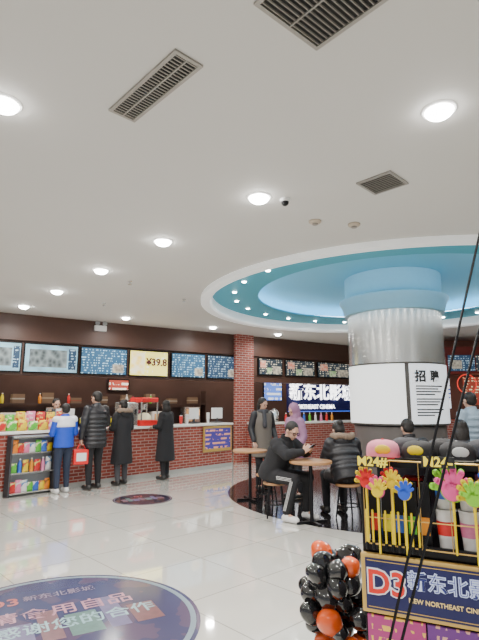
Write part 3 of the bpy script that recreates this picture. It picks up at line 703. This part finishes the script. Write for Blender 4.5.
    if yoke:
        bm = bmn(); loft(bm, [((0, 0, 1.25), .21, .152), ((0, 0, 1.30), .212, .152), ((0, 0, 1.40), .192, .122), ((0, 0, 1.462), .088, .09)])
        for sg in (-1, 1): cap(bm, (sg*.08, 0, 1.37), .088, (sg*.18, 0, 1.385), .084)
        solid('shoulder_panel', bm, yoke, t, .011, 3)
    if fur:
        bm = bmn(); c = nek+V((0, -.085, .0))
        ell(bm, c, (.14, .09, .09))
        solid('hood', bm, coat, t, .011, 3)
        bm = bmn()
        for k in range(30):
            a = R(-200)+R(220)*k/29
            ell(bm, (nek.x+.145*math.cos(a), nek.y-.05+.115*math.sin(a), nek.z+.065+random.uniform(-.012, .012)), (.038, .038, .042), u=8, v=6)
        solid('fur_trim', bm, fur, t, .009, 1)
    elif hoodup:
        bm = bmn(); ell(bm, (0, -.035, .02), (.108, .112, .135), Hm); cap(bm, h(0, -.03, -.06), .10, nek+V((0, -.02, -.01)), .11)
        solid('hood', bm, hoodup, t, .011, 3)
    else:
        bm = bmn(); lathe(bm, [(.078, 0), (.086, .02), (.084, .055), (.072, .06), (.070, .0), (.078, 0)], 24, mat=Matrix.Translation(nek) @ Matrix.Rotation(-.3, 4, 'X')); obj('collar', bm, coat, t, True)
    if scarf:
        bm = bmn(); lathe(bm, [(.085+.035*math.cos(a_), .035*math.sin(a_)) for a_ in [2*PI*k/10 for k in range(11)]], 24, mat=Matrix.Translation(nek+V((0, .01, .02)))); cap(bm, nek+V((.03, .11, 0)), .04, nek+V((.04, .15, -.25)), .045)
        solid('scarf', bm, scarf, t, .01, 2)
    return t
def stand(el=None, wr=None, yaw=0, pitch=.1, **k):
    d = dict(pelvis=(0, 0, .95), chest=(0, 0, 1.28), neck=(0, 0, 1.43), head=(0, .025, 1.585), sh=((-.175, 0, 1.385), (.175, 0, 1.385)),
             el=el or ((-.25, -.02, 1.12), (.25, -.02, 1.12)), wr=wr or ((-.25, .10, .89), (.25, .10, .89)),
             hip=((-.09, 0, .90), (.09, 0, .90)), kn=((-.10, .01, .49), (.10, .03, .49)), an=((-.11, -.03, .085), (.11, .02, .085)), yaw=yaw, pitch=pitch)
    d.update(k); return d
atc = dict(el=((-.235, .02, 1.13), (.235, .02, 1.13)), wr=((-.15, .22, 1.13), (.15, .22, 1.13)))
denim = M('dark denim', (.02, .03, .06), .8, bump=.3, scale=90)
shoe_w = M('white shoe', (.75, .75, .75), .5); shoe_b = M('black shoe', (.02, .02, .02), .4)
blue_cloth = M('bright blue nylon', (.015, .07, .55), .45); white_cloth = M('white nylon', (.72, .74, .8), .5)
fur_m = M('grey brown fur', (.26, .19, .14), .95, noise=.5, scale=90, bump=1)
person('short customer in a blue jacket with white shoulders facing the counter', (-3.08, 8.66, 0), R(45), .89, stand(**atc), blue_cloth, denim, shoe_w, 'short', hem=.86, yoke=white_cloth, sleeves=blue_cloth)
mp_ = person('tall man in a black padded jacket at the counter holding a red bag', (-2.64, 9.02, 0), R(50), 1.02, stand(yaw=.25, el=((-.26, -.02, 1.12), (.25, .02, 1.13)), wr=((-.27, .02, .88), (.16, .24, 1.13)), hd=((0, .1, -1), None), hn=((1, 0, 0), (0, -.2, -1)), curl=1.3), black_puff, black_cloth, shoe_b, 'short', puff=True, hem=.72)
person('woman in a long black coat with a fur-trimmed hood at the counter', (-2.26, 9.52, 0), R(52), .93, stand(pitch=.25, **atc), black_cloth, charcoal, shoe_b, 'bun', hem=.42, fur=fur_m)
person('woman in a long black coat with black hair, rightmost of the customers at the counter', (-1.53, 10.22, 0), R(66), .93, stand(yaw=-.3, **atc), black_cloth, black_cloth, shoe_b, 'long', hem=.40, bulk=1.05)
person('staff member in a dark red top and cap standing behind the counter', cloc(sC(152), 1.0, 0), R(48+180), .95, stand(), M('maroon cloth', (.15, .02, .03), .8), black_cloth, shoe_b, 'short', hem=.82, hat=M('dark red hat', (.25, .02, .03), .8))
person('staff member in a charcoal top behind the counter left of the tall man', cloc(sC(73), .95, 0), R(48+170), .95, stand(), charcoal, black_cloth, shoe_b, 'short', hem=.82)
# red bag in his hand
hw = Matrix.Translation((-2.64, 9.02, 0)) @ Matrix.Rotation(R(50), 4, 'Z') @ Matrix.Scale(1.02, 4) @ V((-.255, .03, .80))
t = thing('shopping_bag', 'red shopping bag with a white patch hanging from the tall man\'s hand', 'bag', hw, R(30))
bm = bmn(); box(bm, -.13, -.05, -.36, .13, .05, -.10, bev=.015); obj('bag_body', bm, red_p, t)
bm = bmn(); box(bm, -.08, -.054, -.30, .09, -.0505, -.16); obj('printed_patch', bm, white_plastic, t)
for sy in (-1, 1):
    bm = bmn(); tube(bm, [(-.07, sy*.04, -.10), (-.04, sy*.02, -.03), (0, 0, 0.0), (.04, sy*.02, -.03), (.07, sy*.04, -.10)], .006); obj('handle', bm, red_p, t, True)
# people behind the tables
person('woman in a beige-grey coat and dark scarf standing behind the far round table', (.42, 9.0, .003), R(-150), .95, stand(yaw=.2, pitch=.3), M('beige grey coat', (.16, .14, .12), .8), black_cloth, shoe_b, 'long', hem=.6, sleeves=black_puff, scarf=charcoal)
mauve = M('mauve hood', (.34, .17, .29), .8)
person('woman in a mauve hooded coat standing behind the man in glasses', (.93, 8.25, .003), R(120), .88, stand(pitch=.4), mauve, black_cloth, shoe_b, 'long', hem=.72, hoodup=mauve, puff=True)
# man in glasses
YAW = -.3
mp = dict(seated=True, pelvis=(0, -.02, .55), chest=(0, .11, .85), neck=(0, .20, 1.005), head=(0, .29, 1.125), pitch=.5, yaw=YAW,
          sh=((-.19, .16, .96), (.19, .16, .96)), el=((-.23, .34, .835), (.23, .34, .835)), wr=((-.07, .50, .87), (.07, .50, .87)),
          hd=((.35, .5, .45), (-.35, .5, .45)), hn=((1, -.2, .1), (-1, -.2, .1)), curl=.9,
          hip=((-.09, .03, .54), (.09, .03, .54)), kn=((-.13, .44, .53), (.15, .41, .53)), an=((-.14, .40, .088), (.17, .30, .088)), lap=.25)
RZM = R(-130)
MX, MY = .49, 6.89
pm = person('seated man in black with glasses bent over a phone at the round table', (MX, MY, 0), RZM, 1.02, mp, black_cloth, black_cloth, shoe_w, 'crop', vox=.0065, stripes=True, bulk=1.12)
bm = bmn(); Hm = Matrix.Translation((0, .29, 1.125)) @ Matrix.Rotation(YAW, 4, 'Z') @ Matrix.Rotation(-.5, 4, 'X')
for sx in (-1, 1):
    pts = [Hm @ V((sx*.033+.023*math.cos(2*PI*k/16), .098, .006+.018*math.sin(2*PI*k/16))) for k in range(17)]
    tube(bm, pts, .0034, 6); tube(bm, [Hm @ V((sx*.056, .098, .01)), Hm @ V((sx*.082, 0, .008))], .002, 6)
tube(bm, [Hm @ V((-.01, .1, .008)), Hm @ V((.01, .1, .008))], .002, 6)
t = obj('glasses', bm, black_metal, loc=(MX, MY, 0), rz=RZM); t.scale = (1.02,)*3; tag(t, 'thin dark eyeglasses on the seated man\'s face', 'glasses')
W = Matrix.Translation((MX, MY, 0)) @ Matrix.Rotation(RZM, 4, 'Z')
t = thing('phone', 'black phone held in the seated man\'s hands', 'phone', W @ V((0, .585, .94)), RZM)
bm = bmn(); box(bm, -.037, -.004, -.075, .037, .004, .075, Matrix.Rotation(R(-55), 4, 'X'), bev=.003); ph = obj('body', bm, M('phone black', (.01, .01, .01), .2), t)
bm = bmn(); box(bm, -.033, -.006, -.068, .033, -.0045, .068, Matrix.Rotation(R(-55), 4, 'X')); obj('display', bm, M('phone glow', (.5, .6, .8), .2, emit=.6), t)
def sit(**k):
    d = dict(seated=True, pelvis=(0, -.02, .55), chest=(0, .04, .88), neck=(0, .09, 1.04), head=(0, .14, 1.18), pitch=.25,
             sh=((-.18, .05, .99), (.18, .05, .99)), el=((-.24, .16, .78), (.24, .16, .78)), wr=((-.10, .36, .80), (.10, .36, .80)),
             hip=((-.09, .03, .54), (.09, .03, .54)), kn=((-.13, .42, .52), (.13, .42, .52)), an=((-.13, .40, .088), (.13, .40, .088)), lap=.6)
    d.update(k); return d
person('seated person in a black coat with fur-trimmed hood seen from behind at the round table', (1.45, 6.74, 0), R(14), 1.0, sit(chest=(0, .08, .86), neck=(0, .15, 1.01), head=(0, .22, 1.14), sh=((-.18, .10, .97), (.18, .10, .97)), pitch=.45), black_puff, black_cloth, shoe_b, 'bun', fur=fur_m, puff=True, bulk=1.08)
person('seated person in a black jacket, left one of the pair behind the display rack', (2.32, 6.6, 0), R(10), 1.0, sit(), black_puff, black_cloth, shoe_b, 'short')
stool(2.32, 6.58, .2, 'stool under the left person behind the display rack')
person('seated person in a charcoal jacket, right one of the pair behind the display rack', (2.78, 6.15, 0), R(-20), 1.0, sit(), charcoal, black_cloth, shoe_b, 'long')
stool(2.78, 6.13, .2, 'stool under the right person behind the display rack')
person('standing person in a pale grey-blue jacket at the right picture edge', (3.32, 7.0, 0), R(20), .98, stand(), M('pale blue grey', (.3, .4, .5), .6), denim, shoe_w, 'short', puff=True, hem=.78)
# ---------------------------------------------------------------- floor stickers
navy = M_screen('navy sticker', (.060, .058, .125), (.10, .070, .125), 4, 3.0, .54, s=0, kind='p', rough=.15)
brownst = M_screen('dark brown sticker', (.030, .026, .045), (.12, .06, .05), 5, 6, .54, s=0, kind='p', rough=.15)
ink = M('pale teal sticker ink', (.30, .46, .50), .3, noise=.3); ink_g = M('pink sticker ink', (.46, .22, .28), .3, noise=.3); ink_d = M('dim sticker ink', (.24, .18, .26), .3); ink_r = M('red sticker ink', (.45, .09, .08), .3)
s_green = M('green sticker print', (.085, .17, .15), .3, noise=.4); s_red = M('brick red sticker print', (.17, .07, .08), .3, noise=.4); s_vio = M('violet sticker print', (.11, .09, .20), .3, noise=.4)
def sticker(c, r, label, big):
    t = thing('floor_sticker', label, 'floor sticker', (c[0], c[1], .001), R(29))
    bm = bmn(); lathe(bm, [(0, 0), (r, 0), (r, .001), (0, .0015)], 72); obj('disc', bm, navy if big else brownst, t)
    bm = bmn(); lathe(bm, [(r*.93, .0016), (r*.93, .0024), (r*.97, .0024), (r*.97, .0016), (r*.93, .0016)], 72); obj('rim', bm, M('dull teal ink', (.20, .26, .31), .3) if big else M('brown ink', (.12, .10, .14), .3), t)
    shapes = [(-.72, -.22, .16, .40, s_red), (-.52, -.22, .14, .58, s_green), (-.34, -.22, .20, .34, s_vio), (-.10, -.22, .14, .50, s_red), (.08, -.22, .22, .36, s_green), (.34, -.22, .14, .56, s_vio), (.52, -.22, .20, .32, s_red)]
    for x, y, w_, h_, mt in shapes:
        bm = bmn(); box(bm, x*r, y*r, .0016, (x+w_)*r, (y+h_)*r, .0020); obj('printed_block', bm, mt, t)
    if big:
        text('lettering', '感谢您的合作', .185, ink, t, (.16, .0, .003), (0, 0, 0), ext=.0003, off=.002)
        text('lettering', '请食用自品', .205, ink_g, t, (.10, .25, .003), (0, 0, 0), ext=.0003, off=.002)
        text('lettering', 'D3', .20, ink_r, t, (-.30, .56, .003), (0, 0, 0), ext=.0003, off=.004)
        text('lettering', '新东北影城', .11, ink_d, t, (.12, .58, .003), (0, 0, 0), ext=.0003, off=.001)
    else:
        text('lettering', '感谢您的合作', .11, ink_d, t, (0, 0, .003), (0, 0, 0), ext=.0003, off=.001)
        text('lettering', 'D3', .12, ink_r, t, (0, .24, .003), (0, 0, 0), ext=.0003, off=.002)
sticker((-1.27, 3.62), 1.0, 'large round grey-purple floor sticker with pale characters in the near left', True)
sticker((-1.56, 8.12), .47, 'small round dark floor sticker near the counter customers', False)
# ---------------------------------------------------------------- display rack
RK = (.53, 2.20); RT = R(-26)
rn = V((-math.sin(RT), math.cos(RT))); ra = V((math.cos(RT), math.sin(RT)))
def rloc(x, y, z): return (RK[0]+ra.x*x+rn.x*y, RK[1]+ra.y*x+rn.y*y, z)
RW = .95; RD = .42; RH = 1.265
t = thing('display_rack', 'black metal merchandise rack with a sign board in the near right', 'rack', (*RK, 0), RT)
for x in (0, RW-.02):
    for y in (0, RD-.02):
        bm = bmn(); box(bm, x, y, 0, x+.022, y+.022, RH if y == 0 else RH+.02, bev=.003); obj('post', bm, black_metal, t)
for z in (.12, .62, .90, RH-.02):
    bm = bmn(); box(bm, .022, .01, z, RW-.02, RD-.01, z+.015); box(bm, .02, 0, z-.01, RW-.02, .012, z+.03); obj('shelf', bm, black_metal, t)
bm = bmn(); box(bm, .02, RD-.012, .1, RW-.02, RD-.004, RH); obj('back_panel', bm, M('rack back', (.06, .05, .06), .6), t)
bm = bmn(); box(bm, 0.003, .02, .1, .010, RD-.02, .9); obj('side_panel', bm, M('rack back', (.06, .05, .06), .6), t)
for z, r_ in ((1.03, .0025), (RH, .004), (.925, .003)):
    bm = bmn(); tube(bm, [(.02, -.03, z), (RW-.02, -.03, z)], r_); obj('hanging_rail', bm, gold, t)
for k in range(9):
    x = .02+k*.1135
    bm = bmn(); tube(bm, [(x, -.03, .925), (x, -.03, RH)], .0016, 6); obj('rail_wire', bm, gold, t)
bm = bmn(); box(bm, -.005, -.03, .655, RW+.01, -.005, .885, bev=.006); sb = obj('sign_board', bm, gold, t)
bm = bmn(); box(bm, .014, -.034, .672, RW-.009, -.031, .868); obj('face', bm, M('sign navy', (.014, .016, .10), .35, emit=.06), sb)
for z in (.680, .858):
    bm = bmn(); box(bm, .022, -.0355, z, RW-.017, -.034, z+.003); obj('gold_line', bm, gold, sb)
text('lettering', 'D3', .125, M('sign white', (.80, .80, .85), .4, emit=.3), sb, (.098, -.036, .775), off=.009, ext=.001)
text('lettering', 'D3', .125, M('logo red', (.72, .03, .02), .4, emit=.25), sb, (.098, -.039, .775), off=.003, ext=.001)
text('lettering', '新东北影城', .075, M('sign blue white', (.60, .68, .95), .4, emit=.35), sb, (.180, -.037, .800), off=.0024, ax='LEFT')
text('lettering', '新东北影城', .075, M('sign inner blue', (.05, .07, .35), .4), sb, (.180, -.0395, .800), off=-.0014, ax='LEFT', ext=.0008)
text('lettering', 'NEW NORTHEAST CINEMA', .024, M('sign gold', (.8, .6, .25), .4, emit=.3), sb, (.182, -.037, .728), off=.0004, ax='LEFT')
pan = [('magenta panel', (.45, .05, .22), (.9, .55, .1)), ('purple panel', (.16, .04, .24), (.75, .4, .3)), ('pink panel', (.60, .20, .30), (.95, .8, .2)), ('violet panel', (.12, .05, .30), (.8, .5, .2))]
for k, (nm, c1, c2) in enumerate(pan):
    x0 = .012+k*(RW-.02)/4; x1 = x0+(RW-.02)/4-.006
    bm = bmn(); box(bm, x0, -.020, .34, x1, -.008, .645, bev=.002); obj('poster_panel', bm, M_screen(nm, c1, c2, 22, 26, .52, s=.1), t)
# price cards
yl = M('yellow card ink', (.95, .75, .05), .4, emit=.4)
def pcard(x, z, s, label, body):
    q = thing('price_card', label, 'price card', rloc(x, -.10, z), RT)
    bm = bmn(); box(bm, -.062, -.002, -.022, .062, .002, .022, bev=.001); obj('card', bm, M('black card', (.02, .02, .02), .4), q)
    bm = bmn(); tube(bm, [(0, .002, .015), (0, .07, .015)], .002, 6); obj('clip', bm, steel, q)
    text('lettering', body, s, yl, q, (0, -.004, 0), off=.0016, ext=.0006)
pcard(.075, RH-.0, .052, 'black price card with yellow writing at the left top rail of the rack', 'M24#')
pcard(.33, RH+.01, .052, 'black price card with yellow writing beside the green hand clapper', 'M24-')
pcard(.66, RH-.0, .052, 'black price card with yellow writing at the right end of the rack', 'M24#')
# hand clappers: two chunky flat palms on a yellow stick
lime = M('lime green', (.30, .75, .04), .4); blue_p = M('blue plastic', (.03, .12, .75), .4); pink_p = M('pink plastic', (.90, .10, .35), .4)
def clapper(x, z, s, cs, tilt, label, stick, dy=-.05, ln=.24):
    q = thing('hand_clapper', label, 'toy', rloc(x, dy, z), RT, 'plastic hand clappers hanging on the rack')
    for li, (dd, al, ta, nm) in enumerate(((0, 1.0, -.25, 'palm'), (-.018, .86, .2, 'front_palm'))):
        rot = Matrix.Rotation(tilt+ta, 4, 'Y') @ Matrix.Scale(s*al, 4)
        b0 = bmn()
        ell(b0, (0, 0, .0), (.056, .010, .060))
        for fa, fl, fr in ((-70, .086, .019), (-30, .098, .0185), (-6, .106, .0185), (18, .102, .018), (42, .090, .0165)):
            a = R(fa); dx, dz = math.sin(a), math.cos(a)
            cap(b0, (dx*.03, 0, dz*.03), fr, (dx*fl, 0, dz*fl), fr*.9, 10)
        for v in b0.verts: v.co.y = max(-.009, min(.009, v.co.y))
        bmesh.ops.transform(b0, matrix=Matrix.Translation((0, dd, 0)) @ rot, verts=b0.verts)
        obj(nm, b0, cs[li], q, True)
    bm = bmn(); cap(bm, (0, -.008, -.02*s), .0055, (0, -.008, -ln), .0045); obj('stick', bm, stick, q, True)
Y_, R_, B_, G_, K_ = yellow_p, red_p, blue_p, lime, pink_p
CLP = [(.040, 1.180, .52, (Y_, R_), -.1, 'yellow back and red front palm, leftmost on the rack', Y_),
       (.092, 1.150, .50, (K_, Y_), .2, 'pink back and yellow front palm, second from the left', Y_),
       (.145, 1.182, .52, (R_, Y_), -.1, 'red back and yellow front palm, third from the left', Y_),
       (.197, 1.148, .50, (Y_, B_), .1, 'yellow back and blue front palm, right end of the left cluster', Y_),
       (.375, 1.170, .85, (G_, K_), .0, 'large lime back and pink front palm', Y_),
       (.450, 1.150, .62, (Y_, G_), -.2, 'yellow back and lime front palm beside the large one', Y_),
       (.510, 1.180, .60, (B_, Y_), .2, 'blue back and yellow front palm right of the large lime one', Y_),
       (.62, 1.160, .55, (Y_, K_), -.1, 'yellow back and pink front palm near the right end', Y_),
       (.68, 1.180, .55, (G_, R_), .2, 'lime back and red front palm at the right end', Y_)]
for i, (x, z, s, cs, tl, lb, stk) in enumerate(CLP): clapper(x, z, s, cs, tl, 'hand clapper with '+lb, stk, -.055-.035*(i % 2))
for k in range(9):
    x = .03+k*.026
    q = thing('light_stick', 'thin yellow light stick, %s from the left on the rack rail' % words[k], 'toy', rloc(x, -.044, 1.0), RT, 'thin light sticks hanging on the rack')
    bm = bmn(); cap(bm, (0, 0, -.07), .0045, (0, 0, .06), .0045); obj('tube', bm, yellow_p, q, True)
    bm = bmn(); cap(bm, (0, 0, -.09), .007, (0, 0, -.07), .007); obj('handle', bm, black_metal, q, True)
# stock on the rack shelf
for k in range(5):
    x = .05+k*.052
    q = thing('black_pack', 'black pack with coloured label, %s from the left on the upper rack shelf' % words[k], 'pack', rloc(x, .05, .916), RT, 'black packs on the upper rack shelf')
    bm = bmn(); box(bm, -.022, -.02, 0, .022, .02, .26, bev=.003); obj('carton', bm, black_metal, q)
    bm = bmn(); box(bm, -.016, -.0225, .05, .016, -.0205, .12); obj('pack_label', bm, [pk['red'], pk['yellow'], pk['blue'], pk['green'], pk['orange']][k], q)
for k in range(6):
    x = .335+k*.090
    q = thing('popcorn_tub', 'white tub with a coloured band, %s from the left on the upper rack shelf' % words[k], 'tub', rloc(x, .065, .916), RT, 'white tubs on the upper rack shelf')
    bm = bmn(); lathe(bm, [(0, 0), (.030, 0), (.040, .15), (.043, .15), (.043, .157), (.036, .157), (.036, .152), (0, .152)], 24); obj('tub_body', bm, white_plastic, q, True)
    bm = bmn(); lathe(bm, [(.0342, .055), (.0380, .11), (.0388, .11), (.0350, .055), (.0342, .055)], 24); obj('band', bm, pk['pink'] if k % 2 else pk['red'], q, True)
    q = thing('popcorn_tub', 'white tub stacked on top, %s from the left on the upper rack shelf' % words[k], 'tub', rloc(x, .065, 1.074), RT, 'white tubs stacked on the lower tubs')
    bm = bmn(); lathe(bm, [(0, 0), (.030, 0), (.038, .11), (.041, .11), (.041, .117), (.034, .117), (.034, .112), (0, .112)], 24); obj('tub_body', bm, white_plastic, q, True)
    bm = bmn(); lathe(bm, [(.0335, .04), (.0370, .08), (.0378, .08), (.0343, .04), (.0335, .04)], 24); obj('band', bm, pk['red'] if k % 2 else pk['blue'], q, True)
for k, (x, nm, hh, lb) in enumerate([(.08, 'blue', .24, 'blue toy box on the upper rack shelf at the left'), (.20, 'red', .26, 'red toy box on the upper rack shelf'), (.5, 'pink', .29, 'pink toy box behind the tubs'), (.70, 'green', .29, 'green toy box on the upper rack shelf at the right')]):
    q = thing('toy_box', lb, 'box', rloc(x, .2, .916), RT)
    bm = bmn(); box(bm, -.045, -.04, 0, .045, .04, hh, bev=.004); obj('carton', bm, pk[nm], q)
    bm = bmn(); box(bm, -.03, -.043, .03, .03, -.0405, hh-.04); obj('window', bm, pk['white'], q)
# flat brim caps on top
def capobj(x, y, rz, mat, brim, emb, label, sc=1):
    q = thing('cap', label, 'cap', rloc(x, y, RH-.003), RT+rz, None); q.scale = (sc,)*3
    bm = bmn()
    prof = [(.088, 0), (.089, .03), (.086, .055), (.078, .074), (.060, .087), (.035, .094), (0, .096)]
    lathe(bm, prof, 36, mat=Matrix.Scale(1.12, 4, (0, 1, 0)))
    for v in bm.verts:
        a = math.atan2(v.co.y, v.co.x)
        v.co.xy *= 1-.012*abs(math.cos(3*a))
    obj('crown', bm, mat, q, True)
    bm = bmn(); n = 20; A, B = [], []
    for k in range(n+1):
        a = PI+PI*k/n; s_ = math.sin(PI*k/n)
        A.append((.087*math.cos(a), .097*math.sin(a), .004)); B.append((.092*math.cos(a), .097*math.sin(a)-.078*s_**.55, .004+.010*s_))
    for dz, flip in ((0, 0), (.005, 1)):
        a_ = [bm.verts.new((p_[0], p_[1], p_[2]+dz)) for p_ in A]; b_ = [bm.verts.new((p_[0], p_[1], p_[2]+dz)) for p_ in B]
        for k in range(n):
            f = (a_[k], a_[k+1], b_[k+1], b_[k]); bm.faces.new(f if not flip else f[::-1])
        if dz == 0: low = b_
        else:
            for k in range(n): bm.faces.new((low[k], low[k+1], b_[k+1], b_[k]))
    obj('brim', bm, brim, q, True)
    if emb:
        bm = bmn(); ell(bm, (0, -.093, .050), (.040, .010, .026)); obj('emblem', bm, emb, q, True)
    bm = bmn(); ell(bm, (0, 0, .097), (.008, .008, .005), u=8, v=6); obj('button', bm, brim, q, True)
    return q
pinkc = M('pink cloth', (.85, .28, .38), .8); blc = M('cap black', (.015, .014, .016), .7)
capobj(.085, .11, .15, pinkc, M('red cloth', (.6, .03, .04), .8), yellow_p, 'pink cap with red brim and yellow emblem on top of the rack', .84)
capobj(.240, .12, -.1, blc, blc, yellow_p, 'black cap with yellow oval emblem on top of the rack', .84)
capobj(.395, .12, .2, blc, M('grey brim', (.3, .3, .3), .7), M('pale emblem', (.6, .6, .6), .5), 'black cap with pale emblem in the middle of the rack top', .84)
capobj(.550, .12, 0, M('navy cap', (.03, .04, .12), .7), red_p, yellow_p, 'navy cap with yellow emblem toward the right of the rack top', .84)
capobj(.16, .32, .3, charcoal, blc, None, 'plain charcoal cap at the back left of the rack top', .84)
capobj(.33, .32, -.3, blc, blc, None, 'plain black cap at the back middle of the rack top', .84)
capobj(.50, .32, -.1, charcoal, charcoal, None, 'plain charcoal cap at the back right of the rack top', .84)
# ---------------------------------------------------------------- balloons
t = thing('balloon_column', 'low cluster of shiny black and orange balloons beside the display rack', 'balloons', (.51, 2.74, 0), 0)
bk = M('black balloon', (.008, .008, .009), .07, coat=1); og = M('orange balloon', (.88, .11, .01), .12, coat=1)
bm = bmn(); lathe(bm, [(0, 0), (.12, 0), (.12, .012), (.01, .02), (.01, .66), (0, .66)], 24); obj('stand_pole', bm, black_metal, t, True)
variants = []
for vi_ in range(4):
    bm = bmn(); pr = [(0, -1.28), (.10, -1.26), (.05, -1.18), (.14, -1.08)]+[(math.cos(R(a)), math.sin(R(a))*(1.0 if a > 0 else 1.12)) for a in range(-75, 90, 8)]+[(0, 1)]
    lathe(bm, pr, 36); bmesh.ops.recalc_face_normals(bm, faces=bm.faces)
    for v in bm.verts:
        v.co *= 1+mnoise.noise(v.co*1.1+V((vi_*7.3, 0, 0)))*.12
    me = bpy.data.meshes.new('balloon'); bm.to_mesh(me); bm.free()
    for p_ in me.polygons: p_.use_smooth = True
    me.materials.append(bk); m2 = me.copy(); m2.materials.clear(); m2.materials.append(og); variants.append((me, m2))
def balloon(c, dirv, r, mt):
    o = bpy.data.objects.new('balloon', variants[random.randrange(4)][1 if mt == og else 0]); C.objects.link(o); o.parent = t
    o.location = c; o.scale = (r*random.uniform(.9, 1.1), r*random.uniform(.9, 1.1), r*random.uniform(.95, 1.2)); o.rotation_euler = V(dirv).to_track_quat('Z', 'Y').to_euler()
for L in range(9):
    z = .07+L*.077
    for k in range(7):
        a = k*2*PI/7+L*.55+random.uniform(-.3, .3)
        rr = random.uniform(.08, .155)*(1 if L < 7 else .85); rad = random.uniform(.040, .064)
        near = math.sin(a) < -.2
        mt = og if (L == 3 and near) or (L == 8 and k in (1, 5)) or (L == 5 and k == 2) or L == 0 else bk
        balloon((rr*math.cos(a), rr*math.sin(a), z+random.uniform(-.03, .03)), (math.cos(a), math.sin(a), random.uniform(-.5, .9)), rad, mt)
# ---------------------------------------------------------------- taut cables in the foreground
def cable(p1, p2, Y, label, ext=True):
    a = atY(*p1, Y); b = atY(*p2, Y)
    d = (a-b)/(a.z-b.z)
    top = b+d*(ZC-b.z); bot = b+d*(0-b.z)
    q = thing('cable', label, 'cable', bot)
    bm = bmn(); tube(bm, [(bot-bot), (b-bot), (a-bot), (top-bot)], .0042, 8); obj('cord', bm, black_metal, q, True)
    bm = bmn(); lathe(bm, [(0, 0), (.02, 0), (.02, .01), (0, .012)], 16); obj('floor_anchor', bm, black_metal, q, True)
cable((479, 237), (396, 612), 1.5, 'upper of two taut black cables slanting across the right side')
cable((479, 330), (402, 640), 1.42, 'lower of two taut black cables slanting across the right side')
# ---------------------------------------------------------------- world and camera
w = bpy.data.worlds.new('World'); bpy.context.scene.world = w; w.use_nodes = True
w.node_tree.nodes['Background'].inputs[0].default_value = (.95, .97, 1, 1); w.node_tree.nodes['Background'].inputs[1].default_value = .60
cam = bpy.data.cameras.new('Camera'); co = bpy.data.objects.new('Camera', cam); C.objects.link(co)
cam.sensor_fit = 'VERTICAL'; cam.sensor_height = 24; cam.sensor_width = 18; cam.lens = 18
co.location = (0, 0, H); co.rotation_euler = (R(90)+PITCH, 0, 0); cam.clip_start = .02
bpy.context.scene.camera = co
